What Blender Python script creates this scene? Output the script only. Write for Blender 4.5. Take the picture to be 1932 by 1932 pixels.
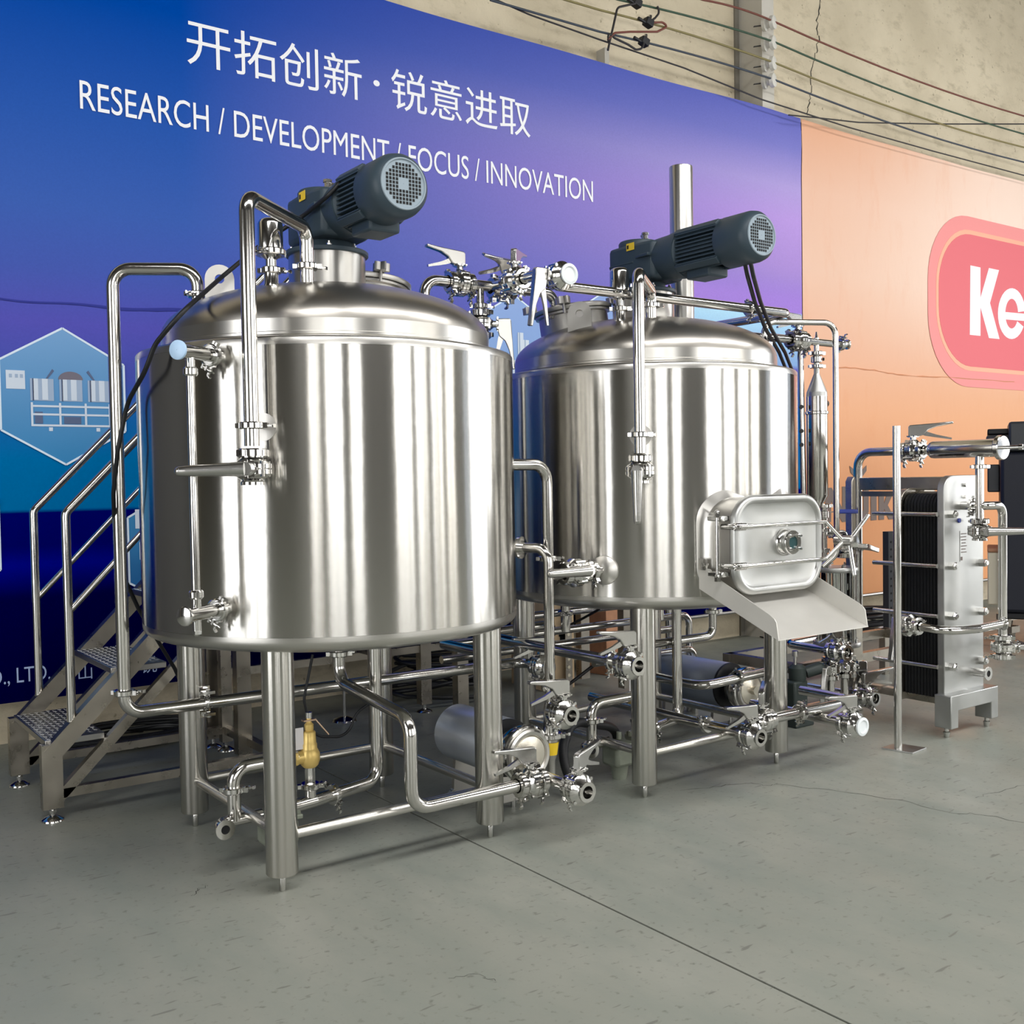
import bpy, math, random
from mathutils import Vector, Matrix
PI = math.pi
random.seed(7)
for o in list(bpy.data.objects):
    bpy.data.objects.remove(o)
SC = bpy.context.scene
COL = SC.collection

# ------------------------------------------------------------------ camera
FPX, YAW, PITCH, ROLL = 1997.7, 0.62731, 0.03201, -0.01649
CAM = Vector((-1.95784, -3.95824, 1.45480))
fw = Vector((math.sin(YAW) * math.cos(PITCH), math.cos(YAW) * math.cos(PITCH), -math.sin(PITCH)))
_r = Vector((math.cos(YAW), -math.sin(YAW), 0))
_u = _r.cross(fw)
rt = math.cos(ROLL) * _r + math.sin(ROLL) * _u
up = -math.sin(ROLL) * _r + math.cos(ROLL) * _u
cd = bpy.data.cameras.new('camera')
cd.sensor_width = 36
cd.lens = FPX / 1932 * 36
cd.clip_end = 100
cam = bpy.data.objects.new('camera', cd)
COL.objects.link(cam)
cam.matrix_world = Matrix(((rt.x, up.x, -fw.x, CAM.x), (rt.y, up.y, -fw.y, CAM.y), (rt.z, up.z, -fw.z, CAM.z), (0, 0, 0, 1)))
SC.camera = cam

# ------------------------------------------------------------------ exposure, world, daylight through the hall's openings, added floor fill
SC.view_settings.view_transform = 'Standard'
SC.view_settings.look = 'None'
SC.view_settings.gamma = 1
SC.view_settings.use_curve_mapping = False
SC.view_settings.exposure = 0.0
wd = bpy.data.worlds.new('sky')
SC.world = wd
wd.use_nodes = True
wd.node_tree.nodes['Background'].inputs['Color'].default_value = (0.80, 0.88, 1.0, 1)
wd.node_tree.nodes['Background'].inputs['Strength'].default_value = 1.0
HALL = dict(x0=-9.0, x1=14.0, y0=-11.0, y1=2.55, z1=7.4)


def area(name, loc, direction, w, h, power, color=(1, 0.97, 0.92)):
    l = bpy.data.lights.new(name, 'AREA')
    l.shape = 'RECTANGLE'
    l.size, l.size_y = w, h
    l.energy = power
    l.color = color
    o = bpy.data.objects.new(name, l)
    COL.objects.link(o)
    o.location = loc
    o.rotation_euler = Vector(direction).to_track_quat('-Z', 'Z').to_euler()
    return o


# openings: (centre x, width, z0, z1) in the wall opposite the banners
WINDOWS = [(-7.6, 2.0, 1.0, 5.4), (-5.0, 2.2, 0.9, 5.4), (-2.4, 1.3, 0.9, 5.4), (2.95, 2.2, 0.9, 5.4), (5.5, 2.0, 0.9, 5.4), (8.3, 2.6, 0.6, 5.6), (11.6, 3.4, 0.6, 5.6)]
WPOW = 19.0                     # watts per square metre of opening
LEFT_DOOR, RIGHT_DOOR = (-2.4, 4.4, 4.8), (-4.2, 9.0, 5.6)   # centre y, width, height
DAY = (1.0, 0.985, 0.965)
for i, (x, w, a, b) in enumerate(WINDOWS):
    area('daylight_window', (x, HALL['y0'] - 0.02, (a + b) / 2), (0, 1, -0.0001), w, b - a, WPOW * w * (b - a), DAY)
area('daylight_door_right', (HALL['x1'] + 0.02, RIGHT_DOOR[0], RIGHT_DOOR[2] / 2), (-1, 0, -0.0001), RIGHT_DOOR[1], RIGHT_DOOR[2], WPOW * 0.95 * RIGHT_DOOR[1] * RIGHT_DOOR[2], DAY)
area('daylight_door_left', (HALL['x0'] - 0.02, LEFT_DOOR[0], LEFT_DOOR[2] / 2), (1, 0, -0.0001), LEFT_DOOR[1], LEFT_DOOR[2], WPOW * LEFT_DOOR[1] * LEFT_DOOR[2], DAY)
ADDED_FLOOR_FILLS = [(-3.4, -5.2), (1.2, -5.2), (5.8, -5.2), (10.4, -5.2)]  # no roof openings; lamps added under the ceiling to brighten the floor
for x, y in ADDED_FLOOR_FILLS:
    area('added_floor_fill', (x, y, HALL['z1'] - 0.03), (0.0001, 0, -1), 4.0, 1.6, 48 * 4.0 * 1.6, DAY)


# ------------------------------------------------------------------ pixel <-> place helpers (real positions from one known coordinate)
def at(px, py, X=None, Y=None, Z=None):
    d = fw + rt * ((px - 966) / FPX) - up * ((py - 966) / FPX)
    t = (X - CAM.x) / d.x if X is not None else (Y - CAM.y) / d.y if Y is not None else (Z - CAM.z) / d.z
    return CAM + d * t


def onshell(px, py, c, R):
    d = fw + rt * ((px - 966) / FPX) - up * ((py - 966) / FPX)
    ox, oy = CAM.x - c, CAM.y
    a = d.x ** 2 + d.y ** 2
    b = 2 * (ox * d.x + oy * d.y)
    q = ox * ox + oy * oy - R * R
    return CAM + d * ((-b - math.sqrt(max(0, b * b - 4 * a * q))) / 2 / a)


def along(P, ax, px=None, py=None):
    P = Vector(P)
    e = Vector((ax == 'X', ax == 'Y', ax == 'Z'))
    D = P - CAM
    if px is not None:
        k = (px - 966) / FPX
        s = (D.dot(rt) - k * D.dot(fw)) / (e.dot(rt) - k * e.dot(fw))
    else:
        k = -(py - 966) / FPX
        s = (D.dot(up) - k * D.dot(fw)) / (e.dot(up) - k * e.dot(fw))
    return P - e * s


# ------------------------------------------------------------------ materials
def lin(c):
    return tuple(((v / 255) / 12.92 if v / 255 <= 0.04045 else ((v / 255 + 0.055) / 1.055) ** 2.4) for v in c) + (1,)


def mat(name, rgb, rough=0.5, metal=0.0, spec=0.5, noise=0.0, nscale=8.0, bump=0.0, bscale=60.0, stretch=(1, 1, 1), rnoise=0.0, aniso=0.0, arot=0.0, trans=0.0, alpha=1.0, coat=0.0):
    m = bpy.data.materials.new(name)
    m.use_nodes = True
    nt = m.node_tree
    b = nt.nodes['Principled BSDF']
    col = lin(rgb)
    b.inputs['Base Color'].default_value = col
    b.inputs['Roughness'].default_value = rough
    b.inputs['Metallic'].default_value = metal
    b.inputs['Specular IOR Level'].default_value = spec
    b.inputs['Transmission Weight'].default_value = trans
    b.inputs['Coat Weight'].default_value = coat
    tc = nt.nodes.new('ShaderNodeTexCoord')
    mp = nt.nodes.new('ShaderNodeMapping')
    mp.inputs['Scale'].default_value = stretch
    nt.links.new(tc.outputs['Object'], mp.inputs['Vector'])

    def nz(scale, detail=4):
        n = nt.nodes.new('ShaderNodeTexNoise')
        n.inputs['Scale'].default_value = scale
        n.inputs['Detail'].default_value = detail
        nt.links.new(mp.outputs['Vector'], n.inputs['Vector'])
        return n
    if noise > 0:
        n = nz(nscale)
        rp = nt.nodes.new('ShaderNodeMapRange')
        rp.inputs['From Min'].default_value = 0.3
        rp.inputs['From Max'].default_value = 0.7
        rp.inputs['To Min'].default_value = 1 - noise
        rp.inputs['To Max'].default_value = 1 + noise
        nt.links.new(n.outputs['Fac'], rp.inputs['Value'])
        mx = nt.nodes.new('ShaderNodeMix')
        mx.data_type = 'RGBA'
        mx.blend_type = 'MULTIPLY'
        mx.inputs['Factor'].default_value = 1
        mx.inputs['A'].default_value = col
        nt.links.new(rp.outputs['Result'], mx.inputs['B'])
        nt.links.new(mx.outputs['Result'], b.inputs['Base Color'])
    if rnoise > 0:
        n = nz(nscale * 2)
        rp = nt.nodes.new('ShaderNodeMapRange')
        rp.inputs['From Min'].default_value = 0.3
        rp.inputs['From Max'].default_value = 0.7
        rp.inputs['To Min'].default_value = max(0.02, rough - rnoise)
        rp.inputs['To Max'].default_value = rough + rnoise
        nt.links.new(n.outputs['Fac'], rp.inputs['Value'])
        nt.links.new(rp.outputs['Result'], b.inputs['Roughness'])
    if bump > 0:
        n = nz(bscale, 6)
        bp = nt.nodes.new('ShaderNodeBump')
        bp.inputs['Strength'].default_value = bump
        bp.inputs['Distance'].default_value = 0.01
        nt.links.new(n.outputs['Fac'], bp.inputs['Height'])
        nt.links.new(bp.outputs['Normal'], b.inputs['Normal'])
    if aniso > 0:
        b.inputs['Anisotropic'].default_value = aniso
        b.inputs['Anisotropic Rotation'].default_value = arot
        tg = nt.nodes.new('ShaderNodeTangent')
        tg.direction_type = 'RADIAL'
        tg.axis = 'Z'
        nt.links.new(tg.outputs['Tangent'], b.inputs['Tangent'])
    return m


M = {}
M['shell'] = mat('brushed_stainless_shell', (198, 196, 191), 0.20, 1.0, aniso=1.0, arot=0.25, bump=0.2, bscale=1.6, stretch=(1, 1, .6))
M['satin'] = mat('satin_stainless', (200, 198, 193), 0.30, 1.0, aniso=0.6, arot=0.25)
M['dome'] = mat('brushed_stainless_dome', (186, 182, 175), 0.30, 1.0, aniso=0.5, arot=0.25)
M['pipe'] = mat('polished_stainless_tube', (208, 206, 202), 0.13, 1.0)
M['cast'] = mat('polished_stainless_casting', (214, 213, 210), 0.12, 1.0)
M['lever'] = mat('satin_cast_lever', (196, 195, 192), 0.24, 1.0)
M['leg'] = mat('brushed_stainless_leg', (206, 204, 198), 0.25, 1.0, aniso=0.95, arot=0.25)
M['sheet'] = mat('matt_stainless_sheet', (190, 188, 184), 0.36, 1.0, noise=0.05, nscale=6)
M['chute'] = mat('dull_stainless_chute', (214, 212, 206), 0.5, 0.55, noise=0.04, nscale=5)
M['plate'] = mat('milled_stainless_plate', (184, 185, 183), 0.40, 1.0, noise=0.08, nscale=5, rnoise=0.08)
M['stair'] = mat('stainless_box_section', (172, 166, 155), 0.32, 1.0, noise=0.12, nscale=7, rnoise=0.08)
M['checker'] = mat('stainless_checker_plate', (160, 160, 158), 0.36, 1.0, noise=0.08, nscale=9)
M['motor'] = mat('slate_grey_paint', (54, 68, 78), 0.45, 0.0, spec=.35)
M['grille'] = mat('light_grey_grille_paint', (142, 157, 168), 0.45)
M['hole'] = mat('dark_opening', (6, 7, 9), 0.8)
M['black'] = mat('black_rubber', (18, 20, 24), 0.5)
M['white'] = mat('white_plastic', (226, 232, 234), 0.35)
M['bluewhite'] = mat('pale_blue_plastic_cap', (178, 208, 238), 0.4)
M['yellow'] = mat('yellow_sticker', (238, 202, 42), 0.5)
M['brass'] = mat('pale_brass', (226, 196, 118), 0.36, 0.35, noise=0.08, nscale=20)
M['copper'] = mat('coppery_fitting', (206, 176, 150), 0.3, 0.9)
M['bluegrip'] = mat('blue_vinyl_grip', (22, 48, 140), 0.45)
M['red'] = mat('dark_red_plastic', (110, 18, 34), 0.4)
M['shroud'] = mat('pump_motor_shroud', (205, 212, 222), 0.33, 0.75)
M['shroud2'] = mat('blue_grey_pump_shroud', (150, 160, 178), 0.35, 0.6)
M['gasket'] = mat('black_gasket_plates', (14, 16, 19), 0.55, noise=0.3, nscale=60)
M['navy'] = mat('dark_navy_cladding', (20, 24, 38), 0.5)
M['darkgrey'] = mat('dark_grey_cladding', (72, 74, 78), 0.4, 0.5)
M['cardboard'] = mat('cardboard', (214, 188, 150), 0.8, noise=0.08, nscale=12)
M['rust'] = mat('brown_carton', (190, 140, 108), 0.8, noise=0.15, nscale=10)
M['print'] = mat('black_print', (22, 22, 24), 0.8)
M['cream'] = mat('cream_enamel', (232, 224, 200), 0.5)
M['porcelain'] = mat('white_porcelain', (214, 212, 204), 0.25)
M['text'] = mat('white_print', (240, 242, 246), 0.7)
M['textpale'] = mat('pale_blue_print', (168, 186, 226), 0.7)
M['hexline'] = mat('hexagon_outline_print', (216, 232, 246), 0.7)
M['printgrey'] = mat('grey_machine_print', (158, 178, 204), 0.7)
M['printlight'] = mat('light_machine_print', (206, 218, 232), 0.7)
M['printdark'] = mat('dark_machine_print', (84, 100, 134), 0.7)
M['printbrown'] = mat('taupe_machine_print', (112, 108, 122), 0.7)
M['logo'] = mat('pink_red_print', (238, 148, 146), 0.7)
M['logo2'] = mat('rose_red_print', (226, 112, 120), 0.7)
M['logoline'] = mat('salmon_line_print', (250, 178, 150), 0.7)
M['logogrey'] = mat('grey_letter_print', (118, 104, 98), 0.7)
M['wire_red'] = mat('rust_red_wire', (112, 58, 44), 0.6)
M['wire_green'] = mat('green_wire', (44, 74, 54), 0.6)
M['wire_yellow'] = mat('olive_yellow_wire', (128, 118, 72), 0.6)
M['wire_blue'] = mat('slate_blue_wire', (52, 62, 74), 0.6)
M['wire_black'] = mat('black_wire', (34, 32, 34), 0.6)
M['crack'] = mat('dark_crack', (46, 46, 42), 0.95)
M['glass'] = mat('clear_glass', (235, 242, 242), 0.02, 0.0, trans=1.0)
M['green'] = mat('dark_grey_green_paint', (44, 54, 52), 0.5)
M['film'] = mat('clear_plastic_film', (226, 224, 226), 0.35)
M['castwheel'] = mat('cream_caster_rubber', (206, 202, 190), 0.5)
M['tealglass'] = mat('dark_teal_glass', (58, 84, 86), 0.05)


def thin_glass(name):
    m = bpy.data.materials.new(name)
    m.use_nodes = True
    nt = m.node_tree
    nt.nodes.remove(nt.nodes['Principled BSDF'])
    out = nt.nodes['Material Output']
    tr = nt.nodes.new('ShaderNodeBsdfTransparent')
    tr.inputs['Color'].default_value = (.93, .96, .95, 1)
    gl = nt.nodes.new('ShaderNodeBsdfGlossy')
    gl.inputs['Roughness'].default_value = .03
    fr = nt.nodes.new('ShaderNodeFresnel')
    fr.inputs['IOR'].default_value = 1.5
    mx = nt.nodes.new('ShaderNodeMixShader')
    nt.links.new(fr.outputs[0], mx.inputs[0])
    nt.links.new(tr.outputs[0], mx.inputs[1])
    nt.links.new(gl.outputs[0], mx.inputs[2])
    nt.links.new(mx.outputs[0], out.inputs['Surface'])
    return m


M['thinglass'] = thin_glass('thin_clear_glass')


# ------------------------------------------------------------------ mesh helpers
def perp(a):
    a = Vector(a).normalized()
    h = Vector((0, 0, 1)) if abs(a.z) < 0.9 else Vector((1, 0, 0))
    u = h.cross(a).normalized()
    return u, a.cross(u)


def fillet(pts, br, n=7):
    pts = [Vector(p) for p in pts]
    out = [pts[0]]
    for i in range(1, len(pts) - 1):
        a, b, c = pts[i - 1], pts[i], pts[i + 1]
        d0, d1 = (a - b), (c - b)
        l0, l1 = d0.length, d1.length
        d0.normalize()
        d1.normalize()
        ang = d0.angle(d1)
        if ang > PI - 0.02:
            out.append(b)
            continue
        t = min(br / math.tan(ang / 2), l0 * 0.49 if i > 1 else l0 * 0.98, l1 * 0.49 if i < len(pts) - 2 else l1 * 0.98)
        R = t * math.tan(ang / 2)
        ctr = b + (d0 + d1).normalized() * (R / math.sin(ang / 2))
        p0, p1 = b + d0 * t, b + d1 * t
        v0, v1 = p0 - ctr, p1 - ctr
        om = v0.angle(v1)
        for k in range(n + 1):
            s = k / n
            out.append(ctr + (v0 * math.sin((1 - s) * om) + v1 * math.sin(s * om)) / math.sin(om))
    out.append(pts[-1])
    return out


class MB:
    def __init__(s):
        s.v, s.f = [], []

    def add(s, vs, fs):
        k = len(s.v)
        s.v += [tuple(v) for v in vs]
        s.f += [tuple(i + k for i in f) for f in fs]
        return s

    def box(s, c, d, R=None):
        c = Vector(c)
        vs = []
        for z in (-.5, .5):
            for x, y in ((-.5, -.5), (.5, -.5), (.5, .5), (-.5, .5)):
                p = Vector((x * d[0], y * d[1], z * d[2]))
                vs.append(c + (R @ p if R is not None else p))
        return s.add(vs, [(3, 2, 1, 0), (4, 5, 6, 7), (0, 1, 5, 4), (1, 2, 6, 5), (2, 3, 7, 6), (3, 0, 4, 7)])

    def bar(s, a, b, w, h, upv=(0, 0, 1)):
        a, b = Vector(a), Vector(b)
        d = (b - a).normalized()
        x = d.cross(Vector(upv)).normalized()
        z = x.cross(d)
        vs = [p + x * (i * w / 2) + z * (j * h / 2) for p in (a, b) for i, j in ((-1, -1), (1, -1), (1, 1), (-1, 1))]
        return s.add(vs, [(0, 1, 2, 3), (7, 6, 5, 4), (0, 4, 5, 1), (1, 5, 6, 2), (2, 6, 7, 3), (3, 7, 4, 0)])

    def lathe(s, prof, o=(0, 0, 0), ax=(0, 0, 1), n=24, caps=(True, True)):
        o, ax = Vector(o), Vector(ax).normalized()
        u, w = perp(ax)
        vs, fs = [], []
        for r, z in prof:
            for k in range(n):
                t = 2 * PI * k / n
                vs.append(o + ax * z + (u * math.cos(t) + w * math.sin(t)) * r)
        for i in range(len(prof) - 1):
            for k in range(n):
                k2 = (k + 1) % n
                fs.append((i * n + k, i * n + k2, (i + 1) * n + k2, (i + 1) * n + k))
        if caps[0]:
            fs.append(tuple(range(n - 1, -1, -1)))
        if caps[1]:
            fs.append(tuple((len(prof) - 1) * n + k for k in range(n)))
        return s.add(vs, fs)

    def cyl(s, a, b, r, r2=None, n=20):
        a, b = Vector(a), Vector(b)
        return s.lathe([(r, 0), (r if r2 is None else r2, (b - a).length)], a, b - a, n)

    def tube(s, pts, r, br=0.06, n=16, caps=True, sm=7):
        P = fillet(pts, br, sm) if br else [Vector(p) for p in pts]
        T = []
        for i in range(len(P)):
            t = (P[min(i + 1, len(P) - 1)] - P[max(i - 1, 0)])
            T.append(t.normalized())
        u, w = perp(T[0])
        vs, fs = [], []
        for i, p in enumerate(P):
            if i:
                q = T[i - 1].rotation_difference(T[i])
                u = q @ u
                u = (u - T[i] * u.dot(T[i])).normalized()
            w = T[i].cross(u)
            for k in range(n):
                t = 2 * PI * k / n
                vs.append(p + (u * math.cos(t) + w * math.sin(t)) * r)
        for i in range(len(P) - 1):
            for k in range(n):
                k2 = (k + 1) % n
                fs.append((i * n + k, i * n + k2, (i + 1) * n + k2, (i + 1) * n + k))
        if caps:
            fs.append(tuple(range(n - 1, -1, -1)))
            fs.append(tuple((len(P) - 1) * n + k for k in range(n)))
        return s.add(vs, fs)

    def prism(s, poly, o, ex, ey, th):
        """2D polygon in the (ex, ey) plane at o, extruded th along ex x ey (both sides)."""
        o, ex, ey = Vector(o), Vector(ex).normalized(), Vector(ey).normalized()
        nz = ex.cross(ey)
        k = len(poly)
        vs = [o + ex * a + ey * b + nz * (t * th / 2) for t in (-1, 1) for a, b in poly]
        fs = [tuple(range(k - 1, -1, -1)), tuple(range(k, 2 * k))]
        fs += [(i, (i + 1) % k, k + (i + 1) % k, k + i) for i in range(k)]
        return s.add(vs, fs)

    def torus(s, c, ax, R, r, n=32, m=10):
        c = Vector(c)
        ax = Vector(ax).normalized()
        u, w = perp(ax)
        vs, fs = [], []
        for i in range(n):
            a = 2 * PI * i / n
            d = u * math.cos(a) + w * math.sin(a)
            for j in range(m):
                b = 2 * PI * j / m
                vs.append(c + d * (R + r * math.cos(b)) + ax * (r * math.sin(b)))
        for i in range(n):
            for j in range(m):
                fs.append((i * m + j, ((i + 1) % n) * m + j, ((i + 1) % n) * m + (j + 1) % m, i * m + (j + 1) % m))
        return s.add(vs, fs)

    def ball(s, c, r, sx=(1, 1, 1), n=14, m=8, ax=(0, 0, 1)):
        prof = [(max(1e-4, r * math.sin(PI * j / m)), -r * math.cos(PI * j / m)) for j in range(m + 1)]
        return s.lathe(prof, c, ax, n)

    def build(s, name, m, parent=None, local=False, smooth=38, bevel=0.0):
        me = bpy.data.meshes.new(name)
        me.from_pydata(s.v, [], s.f)
        me.validate()
        if smooth:
            me.polygons.foreach_set('use_smooth', [True] * len(me.polygons))
            me.set_sharp_from_angle(angle=math.radians(smooth))
        me.materials.append(M[m] if isinstance(m, str) else m)
        me.update()
        o = bpy.data.objects.new(name, me)
        COL.objects.link(o)
        if bevel:
            b = o.modifiers.new('bevel', 'BEVEL')
            b.width = bevel
            b.segments = 2
            b.limit_method = 'ANGLE'
            b.angle_limit = math.radians(40)
            b.harden_normals = False
        if parent is not None:
            attach(o, parent, local)
        return o


WM = {}


def attach(o, parent, local=False):
    o.parent = parent
    if not local:
        o.matrix_parent_inverse = WM.get(parent.name, Matrix()).inverted()
    WM[o.name] = Matrix()


def thing(name, loc, label, cat, group=None, mw=None):
    o = bpy.data.objects.new(name, None)
    COL.objects.link(o)
    o.empty_display_size = 0.1
    m = mw if mw is not None else Matrix.Translation(Vector(loc))
    o.matrix_world = m
    WM[o.name] = m.copy()
    return tag(o, label, cat, group)


def tag(o, label, cat, group=None, kind=None):
    o['label'] = label
    o['category'] = cat
    if group:
        o['group'] = group
    if kind:
        o['kind'] = kind
    return o


def struct(o):
    o['kind'] = 'structure'
    return o


def frame(o, x, z):
    x = Vector(x).normalized()
    z = Vector(z)
    z = (z - x * z.dot(x)).normalized()
    y = z.cross(x)
    o = Vector(o)
    return Matrix(((x.x, y.x, z.x, o.x), (x.y, y.y, z.y, o.y), (x.z, y.z, z.z, o.z), (0, 0, 0, 1)))


def text_mesh(name, s, m, height, width, corner, ex, ey, parent=None, lift=0.0):
    """flat lettering fitted to a width and height; corner = lower left."""
    c = bpy.data.curves.new(name, 'FONT')
    c.body = s
    c.resolution_u = 4
    t = bpy.data.objects.new(name + '_tmp', c)
    COL.objects.link(t)
    bpy.context.view_layer.update()
    me = bpy.data.meshes.new_from_object(t.evaluated_get(bpy.context.evaluated_depsgraph_get()))
    bpy.data.objects.remove(t)
    xs = [v.co.x for v in me.vertices]
    ys = [v.co.y for v in me.vertices]
    x0, x1, y0, y1 = min(xs), max(xs), min(ys), max(ys)
    ex, ey = Vector(ex), Vector(ey)
    n = ex.cross(ey)
    corner = Vector(corner)
    for v in me.vertices:
        a = (v.co.x - x0) / (x1 - x0) * width
        b = (v.co.y - y0) / (y1 - y0) * height
        v.co = corner + ex * a + ey * b + n * lift
    me.materials.clear()
    me.materials.append(M[m])
    me.name = name
    o = bpy.data.objects.new(name, me)
    COL.objects.link(o)
    if parent is not None:
        attach(o, parent)
    return o


# ------------------------------------------------------------------ fittings
def clamp(parent, c, ax, r=0.0255, wing=(0, 0, 1), local=False, nut=True):
    """tri-clamp collar with hinge lug and wing nut, a part of a pipe or vessel"""
    c, ax = Vector(c), Vector(ax).normalized()
    wing = Vector(wing)
    wing = (wing - ax * wing.dot(ax)).normalized()
    side = ax.cross(wing)
    b = MB()
    R = r + 0.016
    b.lathe([(r, -.012), (R - .004, -.012), (R, -.008), (R, .008), (R - .004, .012), (r, .012)], c, ax, 24, (False, False))
    for sg in (-1, 1):
        q = c + wing * (R + .006)
        b.box(q + side * (sg * .008), (.007, .018, .016), Matrix((side, ax, wing)).transposed())
        b.box(c - wing * (R + .004) + side * (sg * .006), (.008, .016, .014), Matrix((side, ax, wing)).transposed())
    o = b.build('clamp', 'cast', parent, local)
    if nut:
        b = MB()
        q = c + wing * (R + .008)
        b.cyl(q - side * .014, q + side * .040, .0035, n=8)
        b.cyl(q + side * .014, q + side * .026, .008, n=10)
        b.bar(q + side * .022 - wing * .016, q + side * .034 - wing * .022, .005, .012, ax)
        b.bar(q + side * .022 + wing * .016, q + side * .034 + wing * .022, .005, .012, ax)
        b.box(q + side * .022, (.008, .006, .036), Matrix((side, ax, wing)).transposed())
        w = b.build('wing_nut', 'cast')
        attach(w, o)
        w.matrix_parent_inverse = Matrix() if local else Matrix()
    return o


def pipe(name, pts, label, r=0.0255, br=0.065, m='pipe', group=None, cat='pipe', clamps=(), n=18):
    """a run of tube; clamps = [(point, axis, wing direction)]"""
    o = MB().tube(pts, r, br, n).build(name, m)
    WM[o.name] = Matrix()
    tag(o, label, cat, group)
    for c in clamps:
        clamp(o, c[0], c[1], r, c[2])
    return o


def valve(loc, axis, upv, lever, label, style='grip', open_end=0, cap=None, group='butterfly valves on the pipework', s=1.0, clamps=True, length=0.17):
    """butterfly valve: local X = flow axis, Z = spindle. open_end = +1/-1 shows a bare ferrule on that side"""
    K = 1.26
    length /= K * .94
    mw = frame(loc, axis, upv) @ Matrix.Scale(K, 4)
    t = thing('butterfly_valve', loc, label, 'valve', group, mw)
    b = MB()
    h = .030
    b.lathe([(.020, -h - .012), (.032, -h - .012), (.032, -h - .004), (.027, -h), (.036, -h + .006), (.047, -.016), (.050, -.013), (.050, -.002), (.046, 0), (.050, .002), (.050, .013), (.047, .016), (.036, h - .006), (.027, h), (.032, h + .004), (.032, h + .012), (.020, h + .012)], (0, 0, 0), (1, 0, 0), 28, (False, False))
    b.lathe([(.020, -h - .012), (.020, h + .012)], (0, 0, 0), (1, 0, 0), 20, (False, False))
    for k in range(4):
        a = PI / 4 + k * PI / 2
        p = Vector((0, .047 * math.cos(a), .047 * math.sin(a)))
        b.cyl(p - Vector((.020, 0, 0)), p + Vector((.020, 0, 0)), .006, n=8)
    b.build('body', 'cast', t, True)
    MB().lathe([(.001, -.003), (.0195, -.002), (.0195, .002), (.001, .003)], (0, 0, 0), Vector((.55, .83, 0)), 18).build('disc', 'cast', t, True)
    b = MB()
    b.cyl((0, 0, .044), (0, 0, .066), .013, n=14)
    b.lathe([(.024, 0), (.024, .006)], (0, 0, .060), (0, 0, 1), 16)
    for k in range(8):
        a = k * PI / 4
        b.box((.024 * math.cos(a), .024 * math.sin(a), .0655), (.007, .007, .005))
    b.build('spindle', 'cast', t, True)
    # lever direction in local frame
    L = mw.to_3x3().inverted() @ Vector(lever)
    L.z = 0
    L.normalize()
    k = length / .17
    z0 = .066
    if style == 'grip':
        b = MB()
        b.prism([(-.020, 0), (-.020, .044), (-.012, .050), (.10 * k, .056), (.17 * k, .062), (.172 * k, .052), (.10 * k, .040), (.065 * k, .026), (.046 * k, .004), (.03, 0)], (0, 0, z0), L, (0, 0, 1), .022)
        ho = b.build('handle', 'lever', t, True, bevel=.003)
        b = MB()
        b.prism([(.026, .012), (.045, .022), (.062 * k, .018), (.10 * k, .004), (.165 * k, -.012), (.164 * k, -.020), (.095 * k, -.008), (.05, 0)], (0, 0, z0), L, (0, 0, 1), .010)
        tr = b.build('trigger', 'lever')
        attach(tr, ho, True)
    else:
        b = MB()
        sd = Vector((0, 0, 1)).cross(L)
        b.cyl((0, 0, z0), (0, 0, z0 + .022), .018, n=16)
        pts = [Vector((0, 0, z0 + .012)) + L * q for q in (0, .03, .07, .11, .15, .168)]
        rr = [.020, .0185, .0170, .0155, .0142, .0130]
        for i in range(5):
            b.cyl(pts[i], pts[i + 1], rr[i], rr[i + 1], n=14)
        b.ball(pts[5], .0130)
        b.build('handle', 'lever', t, True, smooth=60)
    if clamps:
        for sg in (-1, 1):
            if sg == open_end:
                continue
            clamp(t, (sg * (h + .012), 0, 0), (1, 0, 0), .024, (0, -.5, -1), True, True)
    if cap:
        b = MB()
        b.lathe([(.033, 0), (.036, .004), (.036, .010), (.026, .012), (.022, .007), (.001, .007)], (open_end * (h + .010), 0, 0), (open_end, 0, 0), 24)
        b.build('end_cap', cap, t, True)
    return t


def ferrule(parent, c, ax, r=.0255, name='ferrule', m='cast'):
    c, ax = Vector(c), Vector(ax).normalized()
    b = MB()
    b.lathe([(r, -.02), (r + .002, -.010), (r + .014, -.006), (r + .014, 0), (r - .006, .0), (r - .006, -.03)], c, ax, 24, (False, True))
    o = b.build(name, m, parent)
    d = MB().lathe([(r - .006, -.004), (r - .006, -.0035)], c, ax, 20).build('bore', 'hole')
    attach(d, o)
    d.matrix_parent_inverse = Matrix()
    return o


# ------------------------------------------------------------------ the hall
def nodes_mat(name, rough=0.6):
    m = bpy.data.materials.new(name)
    m.use_nodes = True
    nt = m.node_tree
    b = nt.nodes['Principled BSDF']
    b.inputs['Roughness'].default_value = rough
    tc = nt.nodes.new('ShaderNodeTexCoord')
    return m, nt, b, tc


def ramp(nt, stops):
    r = nt.nodes.new('ShaderNodeValToRGB')
    e = r.color_ramp.elements
    e[0].position, e[0].color = stops[0][0], lin(stops[0][1])
    e[1].position, e[1].color = stops[-1][0], lin(stops[-1][1])
    for p, c in stops[1:-1]:
        k = e.new(p)
        k.color = lin(c)
    return r


def maprange(nt, src, a, b, c=0.0, d=1.0, smooth=False):
    n = nt.nodes.new('ShaderNodeMapRange')
    if smooth:
        n.interpolation_type = 'SMOOTHSTEP'
    for k, v in zip(('From Min', 'From Max', 'To Min', 'To Max'), (a, b, c, d)):
        n.inputs[k].default_value = v
    nt.links.new(src, n.inputs['Value'])
    return n.outputs['Result']


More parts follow.
